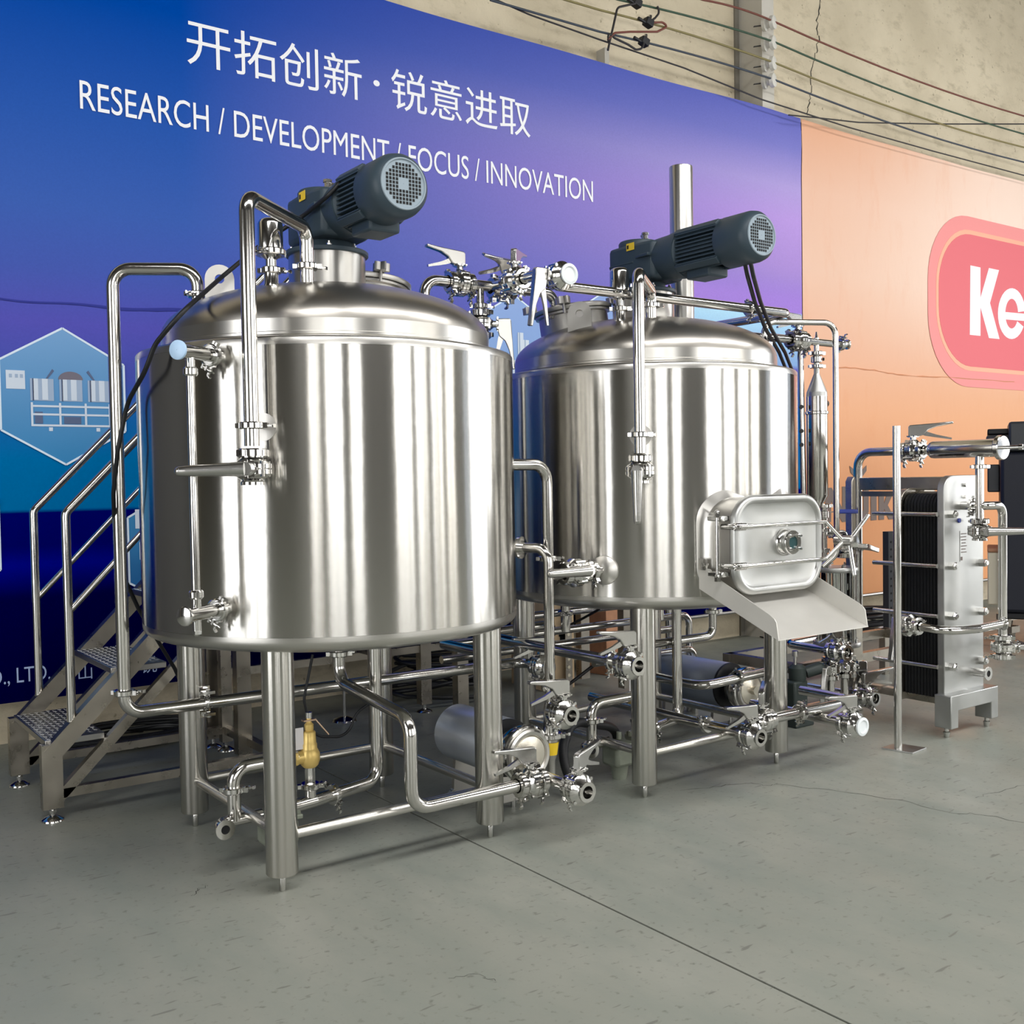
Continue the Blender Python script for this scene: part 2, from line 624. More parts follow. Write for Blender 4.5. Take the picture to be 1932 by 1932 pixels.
def mixc(nt, f, a, b, mode='MIX'):
    n = nt.nodes.new('ShaderNodeMix')
    n.data_type = 'RGBA'
    n.blend_type = mode
    for k, v in (('Factor', f), ('A', a), ('B', b)):
        if isinstance(v, (int, float)):
            n.inputs[k].default_value = v
        elif isinstance(v, tuple):
            n.inputs[k].default_value = v
        else:
            nt.links.new(v, n.inputs[k])
    return n.outputs['Result']


def noise(nt, vec, scale, detail=5, rough=0.55):
    n = nt.nodes.new('ShaderNodeTexNoise')
    n.inputs['Scale'].default_value = scale
    n.inputs['Detail'].default_value = detail
    n.inputs['Roughness'].default_value = rough
    nt.links.new(vec, n.inputs['Vector'])
    return n.outputs['Fac']


def stretch(nt, vec, s):
    n = nt.nodes.new('ShaderNodeMapping')
    n.inputs['Scale'].default_value = s
    nt.links.new(vec, n.inputs['Vector'])
    return n.outputs['Vector']


def bump(nt, b, h, strength, dist=0.01):
    n = nt.nodes.new('ShaderNodeBump')
    n.inputs['Strength'].default_value = strength
    n.inputs['Distance'].default_value = dist
    nt.links.new(h, n.inputs['Height'])
    nt.links.new(n.outputs['Normal'], b.inputs['Normal'])


# floor paint: worn grey-green concrete
m, nt, b, tc = nodes_mat('worn_grey_green_floor', 0.5)
ob = tc.outputs['Object']
c = mixc(nt, maprange(nt, noise(nt, ob, 0.55, 4), .35, .65), lin((128, 131, 122)), lin((146, 147, 138)))
c = mixc(nt, maprange(nt, noise(nt, stretch(nt, ob, (1, .35, 1)), 2.6, 6, .65), .42, .7), c, lin((126, 132, 124)))
c = mixc(nt, maprange(nt, noise(nt, ob, 34, 3), .60, .74), c, lin((110, 112, 104)))
c = mixc(nt, maprange(nt, noise(nt, stretch(nt, ob, (1, 5, 1)), 9, 2, .4), .69, .72), c, lin((112, 113, 106)))
nt.links.new(c, b.inputs['Base Color'])
nt.links.new(maprange(nt, noise(nt, ob, 3.5, 5), .3, .7, .36, .58), b.inputs['Roughness'])
bump(nt, b, noise(nt, ob, 60, 4), .06, .004)
b.inputs['Specular IOR Level'].default_value = 0.35
M['floor'] = m
# rough rendered concrete wall
m, nt, b, tc = nodes_mat('beige_rendered_wall', 0.9)
ob = tc.outputs['Object']
c = mixc(nt, maprange(nt, noise(nt, ob, 1.3, 5), .35, .66), lin((202, 190, 164)), lin((222, 210, 184)))
c = mixc(nt, maprange(nt, noise(nt, stretch(nt, ob, (1, 1, 2.2)), 5, 6, .65), .52, .75), c, lin((184, 172, 146)))
c = mixc(nt, maprange(nt, noise(nt, ob, 17, 3), .68, .75), c, lin((158, 146, 120)))
nt.links.new(c, b.inputs['Base Color'])
bump(nt, b, noise(nt, ob, 14, 6, .65), .5, .02)
M['wall'] = m
M['pilaster'] = mat('smooth_grey_render', (196, 192, 182), 0.85, noise=.06, nscale=4)
M['ceiling'] = mat('grey_brown_ceiling', (66, 62, 56), 0.9, noise=.1, nscale=1)
M['hallwall'] = mat('warm_grey_hall_wall', (66, 63, 58), 0.9, noise=.1, nscale=1)
M['steelwork'] = mat('grey_painted_steelwork', (62, 62, 62), 0.6)
M['reveal'] = mat('cream_window_reveal', (214, 200, 164), 0.8)

M['wall_strip'] = mat('grey_wall_strip', (132, 128, 118), 0.9)
X0, X1, Y0, Y1, ZT = HALL['x0'], HALL['x1'], HALL['y0'], HALL['y1'], HALL['z1']
fl = struct(MB().box(((X0 + X1) / 2, (Y0 + Y1) / 2, -.06), (X1 - X0, Y1 - Y0, .10)).build('floor', 'crack', smooth=0))
XJ = at(1000, 1641, Z=0).x
cuts = [X0, XJ - 6.0, XJ, XJ + 6.0, X1]
for i in range(4):
    a, bb = cuts[i], cuts[i + 1]
    a += .0045 if i else 0
    bb -= .0045 if i < 3 else 0
    MB().box(((a + bb) / 2, (Y0 + Y1) / 2, -.01), (bb - a, Y1 - Y0, .02)).build('slab', 'floor', fl, smooth=0)


def crack(pxs, w=.004):
    P = [at(x, y, Z=.0006) for x, y in pxs]
    Q = []
    for i in range(len(P) - 1):
        for k in range(6):
            p = P[i].lerp(P[i + 1], k / 6)
            Q.append(p + Vector((random.uniform(-1, 1), random.uniform(-1, 1), 0)) * .012)
    Q.append(P[-1])
    b = MB()
    vs = []
    for i, p in enumerate(Q):
        d = (Q[min(i + 1, len(Q) - 1)] - Q[max(0, i - 1)]).normalized()
        s = Vector((-d.y, d.x, 0)) * (w * random.uniform(.3, 1) / 2)
        vs += [p + s, p - s]
    b.add(vs, [(2 * i, 2 * i + 1, 2 * i + 3, 2 * i + 2) for i in range(len(Q) - 1)])
    return b.build('crack', 'crack', fl, smooth=0)


crack([(1282, 1490), (1350, 1484), (1415, 1476), (1445, 1482), (1470, 1480), (1560, 1490), (1700, 1510), (1790, 1532)])
crack([(1790, 1532), (1850, 1536), (1932, 1552)])
crack([(1845, 1505), (1870, 1496), (1932, 1482)], .003)
crack([(360, 1692), (372, 1680), (392, 1670)], .003)
crack([(850, 1845), (905, 1838), (935, 1850)], .002)

wb = struct(MB().box(((X0 + X1) / 2, Y1 + .1, ZT / 2), (X1 - X0, .2, ZT)).build('wall_back', 'wall', smooth=0))
struct(MB().box(((X0 + X1) / 2, (Y0 + Y1) / 2, ZT + .1), (X1 - X0, Y1 - Y0, .2)).build('ceiling', 'ceiling', smooth=0))
# pilaster with a darker grey strip on the wall beside it
xl, xr = at(1438, 100, Y=2.27).x, at(1460, 100, Y=2.27).x
pil = MB().box(((xl + xr) / 2, (2.27 + Y1) / 2, ZT / 2), (xr - xl, Y1 - 2.27, ZT)).build('trim_1', 'pilaster', smooth=0)
struct(pil)
struct(MB().box((at(1389, 100, Y=Y1).x, Y1 - .01, ZT / 2), (.06, .02, ZT)).build('trim_2', 'wall_strip', smooth=0))
xq = at(1137, 90, Y=2.5).x
struct(MB().box((xq, 2.50, 4.2), (.045, .10, 1.3)).build('trim_3', 'pilaster', smooth=0))
# wall crack beside the pilaster
P = [at(x, y, Y=Y1 - .002) for x, y in ((1548, 0), (1541, 40), (1545, 75), (1536, 110), (1530, 150), (1528, 190), (1518, 222))]
b = MB()
vs = []
Q = []
for i in range(len(P) - 1):
    for k in range(6):
        Q.append(P[i].lerp(P[i + 1], k / 6) + Vector((random.uniform(-1, 1) * .018, 0, random.uniform(-1, 1) * .02)))
for q in Q:
    w = random.uniform(.003, .009)
    vs += [q + Vector((-w, 0, 0)), q + Vector((w, 0, 0))]
b.add(vs, [(2 * i, 2 * i + 1, 2 * i + 3, 2 * i + 2) for i in range(len(Q) - 1)])
b.build('crack', 'crack', wb, smooth=0)


# wall opposite with its windows, end walls with their doorways (they are what the polished steel mirrors)
def holed_wall(name, o, ex, length, height, holes, th=.2, m='hallwall'):
    """wall in the plane o + s*ex + z, with rectangular holes (s0, s1, z0, z1)"""
    o, ex = Vector(o), Vector(ex)
    nrm = Vector((-ex.y, ex.x, 0))
    b = MB()

    def blk(s0, s1, z0, z1):
        if s1 - s0 > 1e-4 and z1 - z0 > 1e-4:
            c = o + ex * ((s0 + s1) / 2) - nrm * (th / 2) + Vector((0, 0, (z0 + z1) / 2))
            R = Matrix((ex, nrm, Vector((0, 0, 1)))).transposed()
            b.box(c, (s1 - s0, th, z1 - z0), R)
    s = 0
    for s0, s1, z0, z1 in sorted(holes):
        blk(s, s0, 0, height)
        blk(s0, s1, 0, z0)
        blk(s0, s1, z1, height)
        s = s1
    blk(s, length, 0, height)
    return struct(b.build(name, m, smooth=0))


holed_wall('wall_front', (X0, Y0, 0), (1, 0, 0), X1 - X0, ZT, [(x - w / 2 - X0, x + w / 2 - X0, a, bb) for x, w, a, bb in WINDOWS])
holed_wall('wall_right', (X1, Y0, 0), (0, 1, 0), Y1 - Y0, ZT, [(RIGHT_DOOR[0] - RIGHT_DOOR[1] / 2 - Y0, RIGHT_DOOR[0] + RIGHT_DOOR[1] / 2 - Y0, 0, RIGHT_DOOR[2])])
holed_wall('wall_left', (X0, Y1, 0), (0, -1, 0), Y1 - Y0, ZT, [(Y1 - LEFT_DOOR[0] - LEFT_DOOR[1] / 2, Y1 - LEFT_DOOR[0] + LEFT_DOOR[1] / 2, .0, LEFT_DOOR[2])])
for i, (x, w, a, bb) in enumerate(WINDOWS):
    f = MB()
    for s in (-1, 1):
        f.box((x + s * (w / 2 - .03), Y0 + .05, (a + bb) / 2), (.06, .1, bb - a))
    for z in (a + .03, bb - .03):
        f.box((x, Y0 + .05, z), (w, .1, .06))
    fo = struct(f.build('window_%d' % (i + 1), 'reveal', smooth=0))
    xx = x - w / 2 + .1
    while xx < x + w / 2 - .12:  # irregular bars added to put stripes in the shells' reflections
        wd_ = random.choice((.03, .04, .05, .07, .10, .16))
        MB().box((xx, Y0 + .06, (a + bb) / 2), (wd_, .06, bb - a)).build('added_stripe_bar', random.choice(('steelwork', 'reveal', 'reveal')), fo, smooth=0)
        xx += wd_ + random.choice((.10, .14, .22, .34))
fo = MB()
for k, y in enumerate((-8.6, -7.9, -7.1, -6.75, -6.1, -5.2, -4.9, -3.9, -3.3, -2.5, -1.9, -1.2, -.7, .2)):
    fo.box((X1 - .08, y, RIGHT_DOOR[2] / 2), (.1, (.16, .05, .30, .06, .08, .22, .05, .10, .05, .30, .06, .09, .14, .16)[k], RIGHT_DOOR[2]))
struct(fo.build('door_1', 'steelwork', smooth=0))
fo = MB()
for y, w in ((-4.5, .12), (-3.9, .06), (-3.4, .22), (-2.7, .06), (-2.2, .16), (-1.5, .05), (-1.1, .10), (-.3, .12)):
    fo.box((X0 + .08, y, LEFT_DOOR[2] / 2), (.1, w, LEFT_DOOR[2]))
struct(fo.build('door_2', 'steelwork', smooth=0))
k = 3
for x in (-6.3, -3.5, -.9, 1.3, 4.3, 6.8, 9.8):
    struct(MB().box((x, Y0 + .35, ZT / 2), (.42, .5, ZT)).build('trim_%d' % (k + 1), 'hallwall', smooth=0))
    k += 1
for x in (-6.0, -1.5, 3.3, 8.0, 12.0):
    struct(MB().box((x, (Y0 + Y1) / 2, ZT - .22), (.22, Y1 - Y0, .42)).build('trim_%d' % (k + 1), 'steelwork', smooth=0))
    k += 1

# unseen dark panel added left of the banner to darken the shell's reflection
dark_panel = struct(MB().box((-5.3, Y1 - .02, 2.3), (6.4, .04, 4.6)).build('added_dark_panel', 'steelwork', smooth=0))
for k in range(18):
    MB().box((-5.3, Y1 - .05, .13 + k * .25), (6.3, .03, .22)).build('panel_slat', 'steelwork', dark_panel, smooth=0)

# ------------------------------------------------------------------ banners
YB = 2.25
XS = at(1512, 460, Y=YB).x            # seam between the two banners
ZB0, ZB1 = .285, 4.625
m, nt, b, tc = nodes_mat('blue_violet_banner_print_and_light', 0.75)
sx = nt.nodes.new('ShaderNodeSeparateXYZ')
nt.links.new(tc.outputs['Object'], sx.inputs[0])
zz = maprange(nt, sx.outputs['Z'], 0, 5)
L = ramp(nt, [(.056, (0, 0, 58)), (.17, (0, 0, 66)), (.205, (0, 4, 138)), (.225, (0, 2, 100)), (.262, (0, 3, 104)), (.264, (0, 106, 166)), (.32, (0, 110, 172)), (.37, (28, 102, 176)), (.41, (74, 86, 178)), (.47, (88, 86, 184)), (.53, (72, 92, 178)), (.60, (62, 96, 178)), (.70, (44, 88, 174)), (.84, (0, 70, 164)), (.94, (0, 62, 158))])  # printed colours; lowest navy stops darkened for light falling off near the floor
R_ = ramp(nt, [(.056, (0, 0, 58)), (.17, (0, 0, 66)), (.205, (0, 4, 138)), (.225, (0, 2, 100)), (.262, (0, 3, 104)), (.264, (0, 106, 166)), (.40, (44, 98, 178)), (.46, (92, 92, 188)), (.56, (142, 126, 208)), (.66, (172, 144, 214)), (.74, (184, 154, 224)), (.80, (176, 160, 220)), (.87, (128, 128, 202)), (.93, (104, 110, 192))])  # same dark foot; pale violet near the seam is print plus painted-in light
nt.links.new(zz, L.inputs['Fac'])
nt.links.new(zz, R_.inputs['Fac'])
c = mixc(nt, maprange(nt, sx.outputs['X'], 0.2, 5.6, 0, 1, False), L.outputs['Color'], R_.outputs['Color'])
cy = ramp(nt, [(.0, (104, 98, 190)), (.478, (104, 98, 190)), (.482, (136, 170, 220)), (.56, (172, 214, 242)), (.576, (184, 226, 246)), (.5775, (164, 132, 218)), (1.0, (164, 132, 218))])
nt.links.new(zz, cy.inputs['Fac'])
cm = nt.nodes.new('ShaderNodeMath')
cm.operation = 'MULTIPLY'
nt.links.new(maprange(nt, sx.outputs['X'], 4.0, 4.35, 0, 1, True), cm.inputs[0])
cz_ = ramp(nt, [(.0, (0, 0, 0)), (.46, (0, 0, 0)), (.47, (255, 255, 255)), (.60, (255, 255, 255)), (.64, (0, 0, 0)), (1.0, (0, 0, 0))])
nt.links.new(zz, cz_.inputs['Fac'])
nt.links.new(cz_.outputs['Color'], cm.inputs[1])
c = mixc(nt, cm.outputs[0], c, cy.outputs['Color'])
c = mixc(nt, maprange(nt, noise(nt, stretch(nt, tc.outputs['Object'], (1, 1, 1)), 90, 2), .3, .7, 0, .06), c, (0, 0, 0, 1))
nt.links.new(c, b.inputs['Base Color'])
b.inputs['Specular IOR Level'].default_value = 0.0
bump(nt, b, noise(nt, stretch(nt, tc.outputs['Object'], (1, 1, .35)), 1.6, 3), .25, .03)
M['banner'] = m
m, nt, b, tc = nodes_mat('orange_banner_print_and_glare', 0.7)
sx = nt.nodes.new('ShaderNodeSeparateXYZ')
nt.links.new(tc.outputs['Object'], sx.inputs[0])
L = ramp(nt, [(.05, (222, 160, 114)), (.25, (226, 162, 118)), (.40, (230, 174, 136)), (.52, (230, 182, 154)), (.66, (231, 194, 172)), (.80, (231, 190, 167)), (.93, (226, 172, 140))])
nt.links.new(maprange(nt, sx.outputs['Z'], 0, 5), L.inputs['Fac'])
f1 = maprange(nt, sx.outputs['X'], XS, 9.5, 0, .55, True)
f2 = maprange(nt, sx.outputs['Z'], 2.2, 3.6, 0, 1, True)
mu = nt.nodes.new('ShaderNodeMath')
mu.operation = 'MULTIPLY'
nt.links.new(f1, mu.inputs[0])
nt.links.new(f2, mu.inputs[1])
c = mixc(nt, mu.outputs[0], L.outputs['Color'], lin((255, 244, 234)))  # upper right of the print paled to paint in glare from the doorway
c = mixc(nt, maprange(nt, noise(nt, stretch(nt, tc.outputs['Object'], (2.2, 1, .6)), 2.5, 6, .7), .55, .8, 0, .25), c, lin((222, 150, 108)))
nt.links.new(c, b.inputs['Base Color'])
b.inputs['Specular IOR Level'].default_value = 0.1
bump(nt, b, noise(nt, stretch(nt, tc.outputs['Object'], (1, 1, .5)), 2.2, 4), .35, .03)
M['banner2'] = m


def banner(name, xa, xb, m, label, wrinkle):
    nx, nz = 90, 34
    vs, fs = [], []
    for side in (0, 1):
        for j in range(nz + 1):
            for i in range(nx + 1):
                x = xa + (xb - xa) * i / nx
                z = ZB0 + (ZB1 - ZB0) * j / nz
                if j == nz:
                    z += .012 * math.sin(x * 2.1) * math.sin(x * .7 + 1)
                y = YB + .0012 * math.sin(x * 1.7 + z * .6) + .0010 * math.sin(z * 2.3 + x * .4)
                dx, dz = x - wrinkle[0], z - wrinkle[1]
                d = math.hypot(dx, dz)
                if d < .5:
                    y += .010 * math.sin(math.atan2(dz, dx) * 9) * (d / .2 if d < .2 else (.5 - d) / .3)
                vs.append((x, y + side * .004, z))
    n = (nx + 1) * (nz + 1)
    for j in range(nz):
        for i in range(nx):
            a = j * (nx + 1) + i
            fs.append((a, a + 1, a + nx + 2, a + nx + 1))
            fs.append((n + a + nx + 1, n + a + nx + 2, n + a + 1, n + a))
    o = MB().add(vs, fs).build(name, m, smooth=60)
    WM[o.name] = Matrix()
    return tag(o, label, 'banner')


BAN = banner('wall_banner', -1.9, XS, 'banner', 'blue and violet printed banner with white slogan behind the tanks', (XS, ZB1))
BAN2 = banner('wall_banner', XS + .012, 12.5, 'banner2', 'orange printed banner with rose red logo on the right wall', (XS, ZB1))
EX, EZ = (1, 0, 0), (0, 0, 1)
YP = YB - .0035


def wtext(s, m, x0, x1, z0, z1, parent=BAN, name='lettering', lift=0):
    return text_mesh(name, s, m, z1 - z0, x1 - x0, (x0, YP - lift, z0), EX, EZ, parent)


for s_, pa, pb, z0_, z1_ in (('开拓创新', 352, 682, 3.925, 4.195), ('·', 704, 716, 4.045, 4.085), ('锐意进取', 738, 1000, 3.925, 4.195)):
    wtext(s_, 'text', along((0, YB, 4.06), 'X', px=pa).x, along((0, YB, 4.06), 'X', px=pb).x, z0_, z1_)
wtext('RESEARCH / DEVELOPMENT / FOCUS / INNOVATION', 'text', -.376, 3.352, 3.545, 3.705)


def poly_print(name, pts, m, parent=BAN, lift=0.0, th=.002):
    k = MB().prism([(p[0], p[1]) for p in pts], (0, YP - lift, 0), EX, EZ, th)
    return k.build(name, m, parent, smooth=0)


def hexagon(cx, cz, r, fill, half=True):
    pts = [(cx + r * math.sin(k * PI / 3), cz + r * math.cos(k * PI / 3)) for k in range(6)]
    h = poly_print('hexagon_print', pts, fill, lift=.001)
    b = MB()
    q = pts + pts[:1]
    for i in range(6):
        b.bar((q[i][0], YP - .003, q[i][1]), (q[i + 1][0], YP - .003, q[i + 1][1]), .002, .011, (q[i + 1][1] - q[i][1], 0, -(q[i + 1][0] - q[i][0])))
    o = b.build('outline', 'hexline', smooth=0)
    attach(o, h)
    o.matrix_parent_inverse = Matrix()
    return h


def hexfill(name, top, bot, za, zb):
    m, nt, b, tc = nodes_mat(name, 0.75)
    sx = nt.nodes.new('ShaderNodeSeparateXYZ')
    nt.links.new(tc.outputs['Object'], sx.inputs[0])
    c = mixc(nt, maprange(nt, sx.outputs['Z'], za, zb), lin(bot), lin(top))
    nt.links.new(c, b.inputs['Base Color'])
    M[name] = m
    return name


H1 = hexagon(-.506, 1.946, .376, hexfill('hexagon_blue', (112, 160, 208), (44, 130, 186), 1.6, 2.3))
H2 = hexagon(-.506 - .675, 1.946 - 1.02 + .17 + .10, .376, hexfill('hexagon_teal', (62, 146, 192), (0, 92, 160), .8, 1.55))
H3 = hexagon(-.506 + .65, 1.946 - .87, .376, 'hexagon_teal')
xh = at(968, 556, Y=YB)
H4 = hexagon(xh.x, xh.z - .50, .50, hexfill('hexagon_pale', (140, 164, 216), (126, 168, 222), 1.9, 3.0))
xh5 = at(1160, 528, Y=YB)
H5 = hexagon(xh5.x + .1, xh5.z - .48, .50, 'hexagon_pale')


def machine_print(cx, cz, s):
    """small printed picture of a three-vessel brewhouse inside the hexagon"""
    def rect(x0, x1, z0, z1, m, l):
        poly_print('machine_print', [(cx + x0 * s, cz + z0 * s), (cx + x1 * s, cz + z0 * s), (cx + x1 * s, cz + z1 * s), (cx + x0 * s, cz + z1 * s)], m, lift=l)
    for k, x in enumerate((-.30, .0, .30)):
        rect(x - .12, x + .12, 0, .24, 'printgrey', .0035)
        rect(x - .09, x - .04, .01, .24, 'printlight', .0045)
        rect(x + .0, x + .06, .01, .24, 'printlight', .0045)
        rect(x - .10, x - .085, .0, .24, 'printdark', .0045)
    poly_print('machine_print', [(cx + s * .13 * math.cos(a), cz + s * (.24 + .09 * math.sin(a))) for a in [PI * i / 12 for i in range(13)]], 'printbrown', lift=.0035)
    for sg in (-1, 1):
        poly_print('machine_print', [(cx + sg * s * .26, cz + s * .24), (cx + sg * s * .24, cz + s * .24), (cx + sg * s * .17, cz + s * .33), (cx + sg * s * .19, cz + s * .35)], 'printdark', lift=.0035)
    for z in (-.28, -.16, -.07):
        rect(-.42, .42, z, z + .022, 'printlight', .004)
    for x in (-.42, -.13, .14, .40):
        rect(x, x + .022, -.28, -.02, 'printlight', .0045)
    rect(-.38, -.30, -.25, -.12, 'printdark', .0035)
    rect(-.08, .10, -.25, -.17, 'printdark', .0035)
    for x in (-.24, .26):
        rect(x, x + .04, -.33, -.29, 'printlight', .004)
    rect(-.66, -.47, .12, .32, 'printlight', .0035)
    for x in (-.63, -.57, -.52):
        rect(x, x + .03, .24, .28, 'printgrey', .0045)


machine_print(-.47, 1.92, .50)
for dx, w, z0, z1 in ((-.02, .05, 0, .45), (.03, .05, .0, .40), (.20, .08, .0, .27), (-.09, .06, 0, .25), (.11, .02, 0, .2)):
    zc = xh.z - .72
    poly_print('machine_print', [(xh.x + dx + .05, zc + z0), (xh.x + dx + w + .05, zc + z0), (xh.x + dx + w + .05, zc + z1), (xh.x + dx + .05, zc + z1)], 'printlight', lift=.0045)
    poly_print('machine_print', [(xh.x + dx + .06, zc + z0), (xh.x + dx + w * .4 + .05, zc + z0), (xh.x + dx + w * .4 + .05, zc + z1), (xh.x + dx + .06, zc + z1)], 'printgrey', lift=.0060)
# small machine picture in the right-hand hexagon behind the tall pipe
for x0, x1, z0, z1, mm in ((-.24, -.21, 1.20, 1.31, 'printlight'), (-.22, -.12, 1.02, 1.12, 'printlight'), (-.20, -.14, 1.04, 1.10, 'printgrey'), (-.16, -.12, 1.14, 1.26, 'printgrey'), (-.10, .10, 1.0, 1.3, 'printgrey')):
    poly_print('machine_print', [(x0 + .10, z0), (x1 + .10, z0), (x1 + .10, z1), (x0 + .10, z1)], mm, lift=.0045)

# bottom company line of the blue banner
for s, pa, pb, wpx in (('CO., LTD.', (-45, 1302), (-45, 1268), 140), ('山', (148, 1283), (148, 1256), 26), ('锐', (266, 1271), (266, 1240), 30), ('设', (372, 1256), (372, 1229), 28), ('备', (405, 1252), (405, 1225), 28)):
    p0 = at(*pa, Y=YB)
    p1 = at(*pb, Y=YB)
    p2 = at(pa[0] + wpx, pa[1] - .13 * wpx, Y=YB)
    wtext(s, 'textpale', p0.x, p2.x, p0.z, p1.z)
# sagging overlap seam of the two cloth widths
b = MB()
vs = []
for i in range(61):
    x = -1.85 + 4.0 * i / 60
    z = 2.47 + .012 * math.sin(x * 3) + .006 * math.sin(x * 11)
    w = .006 + .010 * max(0, math.sin(x * 2.3 + 1.2)) * random.uniform(.4, 1)
    vs += [(x, YP - .002, z - w), (x, YP - .002, z + .004)]
b.add(vs, [(2 * i, 2 * i + 2, 2 * i + 3, 2 * i + 1) for i in range(60)])
M['seam'] = mat('dark_blue_seam', (34, 44, 140), 0.8)
b.build('seam', 'seam', BAN, smooth=0)


# logo on the orange banner
def rounded(x0, x1, z0, z1, r, n=10, bulge=0):
    pts = []
    for cx, cz, a0 in ((x1 - r, z1 - r, 0), (x0 + r, z1 - r, PI / 2), (x0 + r, z0 + r, PI), (x1 - r, z0 + r, 1.5 * PI)):
        for k in range(n + 1):
            a = a0 + PI / 2 * k / n
            pts.append((cx + r * math.cos(a), cz + r * math.sin(a)))
    return pts


lx = at(1750, 560, Y=YB).x
lt, lb = at(1850, 414, Y=YB).z, at(1840, 731, Y=YB).z
poly_print('logo_badge', rounded(lx, lx + 3.6, lb, lt, .72), 'logo', BAN2, lift=.001)
poly_print('logo_line', rounded(lx + .14, lx + 3.46, lb + .17, lt - .14, .62), 'logoline', BAN2, lift=.003)
poly_print('logo_field', rounded(lx + .185, lx + 3.415, lb + .215, lt - .185, .58), 'logo2', BAN2, lift=.005)


def px_poly(name, pts, m, parent, lift):
    w = [at(x, y, Y=YB) for x, y in pts]
    return poly_print(name, [(p.x, p.z) for p in w], m, parent, lift)


def px_ring(name, cx, cy, rx, ry, tx, ty, a0, a1, m, parent, lift, n=28):
    o, i = [], []
    for k in range(n + 1):
        a = a0 + (a1 - a0) * k / n
        o.append((cx + rx * math.cos(a), cy - ry * math.sin(a)))
        i.append((cx + (rx - tx) * math.cos(a), cy - (ry - ty) * math.sin(a)))
    w = [at(x, y, Y=YB) for x, y in o + i]
    vs = [(p.x, YP - lift, p.z) for p in w]
    k = n + 1
    return MB().add(vs, [(j, j + 1, k + j + 1, k + j) for j in range(n)]).build(name, m, parent, smooth=0)


# heavy white "Keg" wordmark, running out of frame to the right
px_poly('lettering', [(1829, 501), (1848, 505), (1848, 562), (1864, 506), (1883, 510), (1866, 572), (1884, 640), (1864, 638), (1848, 580), (1848, 634), (1828, 632)], 'text', BAN2, .007)
px_ring('lettering', 1907, 592, 26, 48, 14, 20, .10, 5.75, 'text', BAN2, .007)
px_poly('lettering', [(1884, 588), (1930, 592), (1932, 606), (1884, 602)], 'text', BAN2, .0075)
px_ring('lettering', 1962, 600, 26, 48, 14, 20, 0, 2 * PI, 'text', BAN2, .007)
px_poly('lettering', [(1974, 560), (1988, 562), (1988, 676), (1974, 680)], 'text', BAN2, .0075)
px_poly('lettering', [(1938, 664), (1988, 676), (1984, 694), (1938, 684)], 'text', BAN2, .0076)
# grey block capitals low on the orange cloth, the second one with a wedge-shaped accent
for pts in ([(1556, 985), (1556, 921), (1568, 920), (1588, 958), (1588, 918), (1599, 918), (1599, 984), (1588, 985), (1567, 945), (1567, 985)],
            [(1606, 918), (1616, 917), (1616, 962), (1621, 972), (1628, 962), (1628, 917), (1638, 916), (1638, 966), (1630, 982), (1613, 983), (1606, 966)],
            [(1602, 879), (1617, 891), (1621, 891), (1634, 878), (1634, 888), (1624, 902), (1614, 902), (1604, 892)],
            [(1642, 930), (1653, 929), (1653, 981), (1642, 982)],
            [(1657, 930), (1667, 929), (1667, 950), (1674, 928), (1686, 927), (1674, 953), (1687, 979), (1676, 980), (1667, 960), (1667, 980), (1657, 981)]):
    px_poly('lettering', pts, 'logogrey', BAN2, .002)
# long scuffed crease across the orange cloth
P = [at(x, y, Y=YB) for x, y in ((1575, 692), (1640, 697), (1700, 708), (1790, 712), (1932, 722))]
vs = []
Q = []
for i in range(len(P) - 1):
    for k in range(7):
        Q.append(P[i].lerp(P[i + 1], k / 7) + Vector((0, 0, random.uniform(-.006, .006))))
for q in Q:
    w = random.uniform(.001, .006)
    vs += [(q.x, YP - .002, q.z - w), (q.x, YP - .002, q.z + w)]
M['crease'] = mat('brown_crease', (206, 138, 96), 0.8)
MB().add(vs, [(2 * i, 2 * i + 2, 2 * i + 3, 2 * i + 1) for i in range(len(Q) - 1)]).build('crease', 'crease', BAN2, smooth=0)
# batten the banners hang from
MB().box(((XS - 1.9) / 2, YB + .035, ZB1 - .05), (XS + 1.9, .05, .05)).build('batten', 'steelwork', BAN, smooth=0)
MB().box(((XS + 12.5) / 2, YB + .035, ZB1 - .05), (12.5 - XS - .03, .05, .05)).build('batten', 'steelwork', BAN2, smooth=0)


# ------------------------------------------------------------------ the two vessels
TD = 1.7525                 # spacing along the wall
LEG = .45
RS, RD = .75, .655


def dome_z(r):
    return 2.026 + .213 * math.sqrt(max(0, 1 - (r / RD) ** 2))


